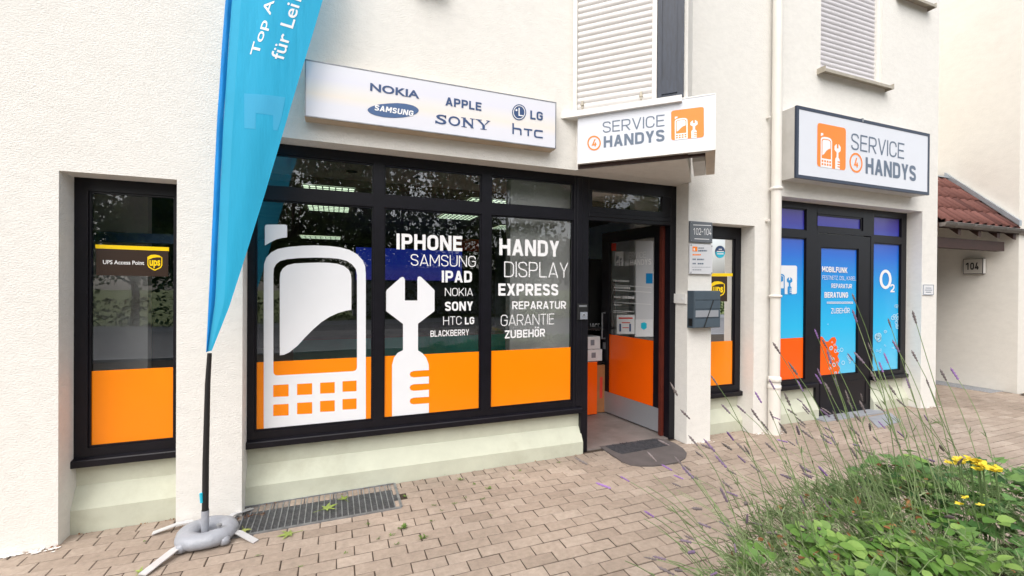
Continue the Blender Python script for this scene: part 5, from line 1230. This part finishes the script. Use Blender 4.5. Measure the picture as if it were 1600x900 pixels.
def leaf_mesh(name, mt, tone, L_=1.0, wd=.5, fold=.12, curl=.18, tip=.5, lobes=0):
    """leaf along +X from its stalk, 12-20 triangles, folded along its midrib"""
    mb = MB(); mb.tone = tone; n = 5; vs = [(0, 0, 0)]; mid = [0]; lf = []; rt_ = []
    for i in range(1, n):
        t = i/n; w_ = wd*sin(pi*t**tip)**.75*.5
        if lobes: w_ *= 1+.38*(1 if i % 2 else -.55)
        z = -curl*t*t; k = len(vs)
        vs += [(t*L_, 0, z), (t*L_, w_, z+fold*w_*2), (t*L_, -w_, z+fold*w_*2)]; mid.append(k); lf.append(k+1); rt_.append(k+2)
    k = len(vs); vs.append((L_, 0, -curl)); mid.append(k); fs = []
    for side in (lf, rt_):
        fs.append((mid[0], mid[1], side[0]))
        for i in range(len(side)-1): fs.append((mid[i+1], mid[i+2], side[i+1], side[i]))
        fs.append((mid[-2], mid[-1], side[-1]))
    return mb.add(vs, fs)
def orient(p, d, up, s):
    x = d.normalized(); y = up.cross(x)
    y = y.normalized() if y.length > 1e-4 else Vector((0, 1, 0)); z = x.cross(y)
    m_ = Matrix((x*s, y*s, z*s)).transposed().to_4x4(); m_.translation = p; return m_
def scatter(parent, name, geos, meshes, mats_, limit, stuffmat):
    """first 'limit' placements are single leaves, the rest one stuff mesh"""
    rest_ = MB(); off = base(parent)
    for i, (m_, k) in enumerate(mats_):
        if i < limit:
            o = link(name, meshes[k], parent); mm = m_.copy(); mm.translation -= off; o.matrix_local = mm
        else:
            g_ = geos[k]; o_ = len(rest_.v); rest_.v += [m_ @ v for v in g_.v]; rest_.f += [[q+o_ for q in f] for f in g_.f]; rest_.t += g_.t
    if rest_.v: obj(name, rest_, stuffmat, parent, 'stuff', smooth=True)
def cam_area(m_):
    px, py, t = toPix(m_.translation); return (0 if not (1000 < px < 1640 and py < 930) else 1)/(t*t)

# round leaved shrub in front
SH_ = thing('round_leaved_shrub', 'bright green low shrub with rounded paired leaflets at the front edge of the bed', 'shrub', (1.6, .95, .42))
gg = [leaf_mesh('leaf', None, rv.random(), 1, .72, .10, .10, .85) for _ in range(8)]
gm = [mesh('leaf', g_, M['leaf'], True) for g_ in gg]
pl_ = []; stk = MB()
for s_ in range(78):
    if s_ < 58: x, y = rv.gauss(1.70, .20), rv.gauss(.93, .09)
    else: x, y = rv.uniform(1.9, 2.5), rv.uniform(.75, 1.3)
    if not in_poly(x, y, BED): continue
    h = top(x, y)+rv.uniform(-.10, .035); az = rv.random()*2*pi; d = Vector((cos(az), sin(az), rv.uniform(-.1, .35))).normalized()
    p0 = Vector((x, y, h)); ln = rv.uniform(.11, .2); n_ = rv.randint(3, 5); up = Vector((rv.gauss(0, .25)-.1, rv.gauss(0, .25)-.2, 1)).normalized(); sd_ = up.cross(d).normalized()
    pts = [p0+d*ln*t+Vector((0, 0, -.03*t*t)) for t in (0, .5, 1)]; stk.tone = rv.random(); stk.tube([p0-d*.05-Vector((0, 0, .08))]+pts, .0012, 4)
    big = rv.uniform(.036, .056)
    for k in range(n_):
        t = (k+.5)/n_; q = p0+d*ln*t+Vector((0, 0, -.03*t*t))
        for sg in (-1, 1):
            dd = (sd_*sg+d*.45+Vector((0, 0, rv.uniform(-.15, .2)))).normalized()
            pl_.append((orient(q+dd*.003, dd, (up+Vector((rv.gauss(0, .2), rv.gauss(0, .2), 0))).normalized(), big*rv.uniform(.85, 1.1)), rv.randrange(8)))
    pl_.append((orient(pts[2], d, up, big), rv.randrange(8)))
pl_.sort(key=lambda q: -cam_area(q[0])); scatter(SH_, 'leaf', gg, gm, pl_, 295, M['leaf']); obj('twigs', stk, M['lav_stem'], SH_, 'stuff')

# lobed ground cover on the right and filling below
GC = thing('ground_cover_plant', 'dense mid green lobed foliage filling the right side of the flower bed', 'plant', (2.9, 1.0, .42))
g2 = [leaf_mesh('leaf', None, rv.random(), 1, .85, .14, .22, .8, lobes=1) for _ in range(8)]
m2 = [mesh('leaf', g_, M['leaf_mid'], True) for g_ in g2]
pl_ = []
for s_ in range(2600):
    x, y = rv.uniform(1.05, 4.5), rv.uniform(.3, 1.48)
    if not in_poly(x, y, BED): continue
    right = x > 2.25
    if not right and rv.random() < .80-.5*max(0, min(1, (x-1.5)/.7)): continue
    dep = abs(rv.gauss(0, .09)) if right else .04+abs(rv.gauss(0, .10))
    z = top(x, y)-dep+(.05 if right else -.02)
    az = rv.random()*2*pi; d = Vector((cos(az), sin(az), rv.uniform(-.35, .4))); up = Vector((rv.gauss(0, .35), rv.gauss(0, .35)-.2, 1)).normalized()
    pl_.append((orient(Vector((x, y, z)), d, up, rv.uniform(.045, .085) if right else rv.uniform(.03, .055)), rv.randrange(8)))
pl_.sort(key=lambda q: -cam_area(q[0])*(1+(q[0].translation.x > 2.2))); scatter(GC, 'leaf', g2, m2, pl_, 280, M['leaf_mid'])

# lavender
LV = thing('lavender_shrub', 'silvery green lavender with long purple tipped stems leaning over the bricks', 'shrub', (1.95, 1.3, .4))
blades = MB()
def blade(p, d, l, w_):
    blades.tone = rv.random(); d = d.normalized(); s_ = d.cross(Vector((rv.gauss(0, 1), rv.gauss(0, 1), .6))).normalized()*w_; b_ = Vector((0, 0, -.25*l))*rv.random()
    q1 = p+d*l*.5; q2 = p+d*l+b_
    blades.add([p-s_*.5, p+s_*.5, q1+s_, q2, q1-s_], [(0, 1, 2, 3, 4)])
for s_ in range(6500):
    x, y = rv.uniform(1.02, 2.75), rv.uniform(.75, 1.5)
    if not in_poly(x, y, BED): continue
    z = top(x, y)-abs(rv.gauss(0, .08))+.03*rv.random(); az = rv.gauss(2.5, 1.3)
    blade(Vector((x, y, z)), Vector((cos(az)*rv.uniform(.2, 1), sin(az)*rv.uniform(.2, 1), rv.uniform(.1, .9))), rv.uniform(.04, .10), rv.uniform(.0015, .003))
for s_ in range(700):
    x, y = rv.uniform(2.4, 4.2), rv.uniform(.7, 1.3)
    if in_poly(x, y, BED): az = rv.random()*6.28; blade(Vector((x, y, top(x, y)+rv.uniform(-.03, .05))), Vector((cos(az), sin(az), rv.uniform(0, .8))), rv.uniform(.04, .10), rv.uniform(.001, .002))
stems = MB()
def spike_geo(tone, r_):
    mb = MB(); mb.tone = tone; n = 6; k = 9; vs = []; fs = []
    for i in range(k+1):
        t = i/k; r = (.10 if i % 2 else .055)*(.6+.5*sin(pi*min(1, t*.9+.1)))*(.25 if i in (0, k) else 1)*r_.uniform(.8, 1.2)
        for j in range(n): a = 2*pi*j/n+i*.5; vs.append((t, r*cos(a), r*sin(a)))
    for i in range(k):
        for j in range(n): fs.append((i*n+j, i*n+(j+1) % n, (i+1)*n+(j+1) % n, (i+1)*n+j))
    return mb.add(vs, fs)
sg_ = [spike_geo(min(1, max(0, .32+.13*i)), rv) for i in range(6)]; smh = [mesh('flower_spike', g_, M['lav_flower'], True) for g_ in sg_]
def stem(p0, p1, bow, sp=True, r=.0013, leafy=True):
    md = p0.lerp(p1, .55)+bow; pts = []
    for i in range(7):
        t = i/6; pts.append(p0*(1-t)**2+md*2*t*(1-t)+p1*t*t)
    stems.tone = rv.random(); stems.tube(pts, [r*1.25, r*1.2, r*1.1, r, r*.95, r*.9, r*.8], 4, False)
    if leafy:
        for i in (1, 2, 3):
            for _ in range(2): blade(pts[i], (pts[i+1]-pts[i]).normalized()+Vector((rv.gauss(0, .5), rv.gauss(0, .5), rv.gauss(0, .3))), rv.uniform(.03, .065), .0021)
    if sp:
        d = (pts[-1]-pts[-2]).normalized(); ln = rv.uniform(.038, .062); k = rv.choice((0, 0, 1, 1, 2, 3, 5))
        m_ = orient(pts[-1]-d*ln*.3, d, Vector((0, .3, 1)), ln)@Matrix.Diagonal((1, .9, .9, 1)); o = link('flower_spike', smh[k], LV); m_.translation -= base(LV); o.matrix_local = m_
# stems whose tips stand out in the photograph, rooted in the clump
tips = [(1430, 500, 1.95), (1281, 585, 1.8), (1297, 562, 1.75), (1216, 548, 1.8), (1242, 580, 1.75), (1252, 607, 1.8), (1277, 525, 1.9), (1290, 540, 1.85), (1337, 498, 1.9), (1346, 563, 1.85), (1366, 592, 1.75), (1378, 577, 1.8), (1386, 563, 1.9), (1396, 612, 1.85), (1411, 632, 1.8), (1431, 560, 1.95), (1451, 602, 1.9), (1476, 590, 2.0), (1494, 588, 2.0), (1391, 508, 2.0), (1336, 470, 1.95), (1118, 597, 1.75), (1137, 642, 1.7), (1161, 642, 1.75), (1086, 692, 1.65), (1112, 700, 1.7), (1078, 742, 1.6), (1183, 652, 1.7), (1197, 668, 1.7), (1207, 652, 1.75), (1161, 702, 1.65), (1063, 724, 1.6), (1308, 600, 1.8), (1325, 622, 1.8), (1262, 640, 1.75), (1232, 628, 1.75), (1350, 640, 1.8), (1378, 640, 1.8), (1448, 655, 1.9), (1130, 725, 1.6), (1420, 602, 1.9), (1296, 612, 1.75), (1208, 604, 1.75), (1330, 560, 1.85), (1360, 545, 1.9), (1402, 545, 1.9)]
for px, py, t in tips:
    q = ray(px, py)*t; tip_ = Vector((q.x, q.y, q.z+H)); dx = (px-1290)/330
    q = ray(px+rv.uniform(70, 130), 800)*(t-.08); bs = Vector((q.x, q.y, .60))
    stem(bs, tip_, Vector((.05*rv.gauss(.5, .8), .05*rv.gauss(0, .6), .05+.05*rv.random())), True, .0017)
for s_ in range(150):
    a = rv.gauss(2.65, .7); ln = rv.uniform(.22, .50); bs = Vector((rv.uniform(1.15, 2.5), rv.uniform(1.0, 1.35), .5)); el = rv.uniform(.25, 1.25)
    if not in_poly(bs.x, bs.y, BED): continue
    stem(bs, bs+Vector((cos(a)*cos(el), sin(a)*cos(el), sin(el)))*ln, Vector((0, 0, .05)), rv.random() < .30, .0015)
for s_ in range(40):
    bs = Vector((rv.uniform(1.05, 1.35), rv.uniform(.85, 1.2), .5)); a = rv.gauss(2.7, .5); el = rv.uniform(-.1, .7); stem(bs, bs+Vector((cos(a)*cos(el), sin(a)*cos(el), sin(el)))*rv.uniform(.15, .32), Vector((0, 0, .04)), rv.random() < .5, .0016)
obj('stems', stems, M['lav_stem'], LV, 'stuff'); obj('foliage', blades, M['lav_leaf'], LV, 'stuff')
for s_ in range(1500):
    bs = Vector((rv.uniform(1.10, 2.7), rv.uniform(1.0, 1.45), .68)); a = rv.gauss(2.65, .65); el = rv.uniform(.35, 1.2)
    if not in_poly(bs.x, bs.y, BED): continue
    stem(bs, bs+Vector((cos(a)*cos(el), sin(a)*cos(el), sin(el)))*(rv.uniform(.18, .34)+.28*rv.random()), Vector((0, 0, .04)), rv.random() < .05, .0019)
dr = MB()
for s_ in range(160):
    x, y = rv.gauss(1.9, .45), rv.gauss(1.12, .16)
    if not in_poly(x, y, BED): continue
    dr.tone = rv.random(); g_ = gg[0]; m_ = orient(Vector((x, y, top(x, y)-.05+rv.random()*.06)), Vector((rv.gauss(0, 1), rv.gauss(0, 1), .3)), Vector((rv.gauss(0, .5), rv.gauss(0, .5), 1)).normalized(), rv.uniform(.012, .034)); o_ = len(dr.v)
    dr.v += [m_ @ v for v in g_.v]; dr.f += [[q+o_ for q in f] for f in g_.f]; dr.t += [dr.tone]*len(g_.f)
obj('dry_leaves', dr, M['dry'], LV, 'stuff', smooth=True)
# yellow flowers
YFp = ray(1524, 727)*1.76; YFp = Vector((YFp.x, YFp.y, YFp.z+H))
YL = thing('yellow_flower', 'cluster of yellow flowers standing above the leaves at the right of the bed', 'flower', (YFp.x, YFp.y, .45))
gy_ = [leaf_mesh('petal', None, rv.random(), 1, .7, .1, .25, .7) for _ in range(4)]; my_ = [mesh('petal', g_, M['yellow'], True) for g_ in gy_]
sty = MB(); rx_ = RI.normalized()
def bloom(c, s_, n):
    for i in range(n):
        a = 2*pi*i/n+rv.random(); d = Vector((cos(a), sin(a)*.8, rv.uniform(.1, .9)))
        o = link('petal', my_[rv.randrange(4)], YL); m_ = orient(c, d, Vector((rv.gauss(0, .3), -.4, 1)).normalized(), s_*rv.uniform(.8, 1.15)); m_.translation -= base(YL); o.matrix_local = m_
for i in range(18):
    c = YFp+rx_*rv.uniform(-.065, .07)+Vector((0, rv.uniform(-.04, .04), rv.uniform(-.018, .02))); bloom(c, .024, 6); sty.tube([Vector((c.x+.02, c.y-.02, .55)), c], .0015, 5)
for px, py, t in ((1508, 778, 1.68), (1532, 790, 1.64), (1555, 730, 1.85), (1500, 788, 1.66)):
    q = ray(px, py)*t; bloom(Vector((q.x, q.y, q.z+H)), .016, 5)
obj('stem', sty, M['lav_stem'], YL)

# ================================================================== ACROSS THE ROAD (what the shop windows mirror)
rtz = random.Random(77)
def tree(x, y, h, r, lb, n=15000):
    t = thing('broadleaf_tree', lb, 'tree', (x, y, -.4)); tk = MB(); th = h*.22
    tk.tube([(x, y, -.4), (x+.1, y, th*.5), (x, y+.1, th), (x+.1, y, h*.75)], [.19, .16, .13, .04], 9)
    cs_ = []
    for i in range(24):
        a = rtz.random()*6.28; rr_ = r*rtz.uniform(.25, .85); z = th+(h-th)*rtz.uniform(.05, .95); c = Vector((x+rr_*cos(a), y+rr_*sin(a), z)); cs_.append((c, r*rtz.uniform(.3, .52)))
        tk.tube([(x, y, th*rtz.uniform(.7, 1.1)), (x+.5*rr_*cos(a), y+.5*rr_*sin(a), (z+th)/2), c], [.05, .03, .012], 6)
    obj('trunk', tk, M['bark'], t)
    cr = MB()
    for i in range(n):
        c, q = rtz.choice(cs_); v = Vector((rtz.gauss(0, 1), rtz.gauss(0, 1), rtz.gauss(0, .8))).normalized()*q*rtz.uniform(.55, 1.05); p = c+v; s_ = rtz.uniform(.13, .28); cr.tone = rtz.random()
        d = Vector((rtz.gauss(0, 1), rtz.gauss(0, 1), rtz.gauss(0, .6))).normalized(); u = d.cross(Vector((rtz.gauss(0, 1), rtz.gauss(0, 1), rtz.gauss(0, 1)))).normalized()*.45
        cr.add([p, p+(d*.5+u)*s_, p+d*s_*1.1, p+(d*.5-u)*s_], [(0, 1, 2, 3)])
    obj('crown', cr, M['tree_leaf'], t)
tree(-8.5, -18, 9, 3.4, 'tall leafy tree across the road, mirrored in the narrow left window'); tree(-2.2, -20, 10, 3.8, 'broad leafy tree across the road, mirrored left of the big phone'); tree(3.5, -18.5, 11, 4.2, 'dense dark tree across the road, mirrored behind the brand names')
tree(10, -19, 10, 4, 'wide tree across the road, mirrored in the right pane'); tree(17, -18, 9, 3.4, 'tree across the road standing furthest right in the mirror image')
hm = MB()
for i in range(9000):
    x = rtz.uniform(-26, 34); p = Vector((x, -16.6+rtz.gauss(0, .35), rtz.uniform(-.3, 1.15+.25*sin(x*.9)))); s_ = rtz.uniform(.09, .2); hm.tone = rtz.random()*.8
    d = Vector((rtz.gauss(0, 1), rtz.gauss(0, 1), rtz.gauss(0, .8))).normalized(); u = d.cross(Vector((rtz.gauss(0, 1), rtz.gauss(0, 1), 1))).normalized()*.45
    hm.add([p, p+(d*.5+u)*s_, p+d*s_, p+(d*.5-u)*s_], [(0, 1, 2, 3)])
obj('hedge', hm, M['tree_leaf'], None, 'stuff')
gb = thing('garage_row', 'pale grey garage block across the road, mirrored beside the brand names', 'building', (6.5, -21.5, -.4))
obj('wall', MB().box(1, 12, -24, -21.5, -.4, 2.5), mat('garage_render', (.42, .42, .45), .8, var=.05), gb); obj('roof', MB().box(.8, 12.2, -24.2, -21.3, 2.5, 2.7), M['slab'], gb)
for k in range(4): obj('garage_door', MB().bbox(1.3+2.7*k, 3.6+2.7*k, -21.5, -21.46, -.35, 1.9, .03), M['zinc'], gb)
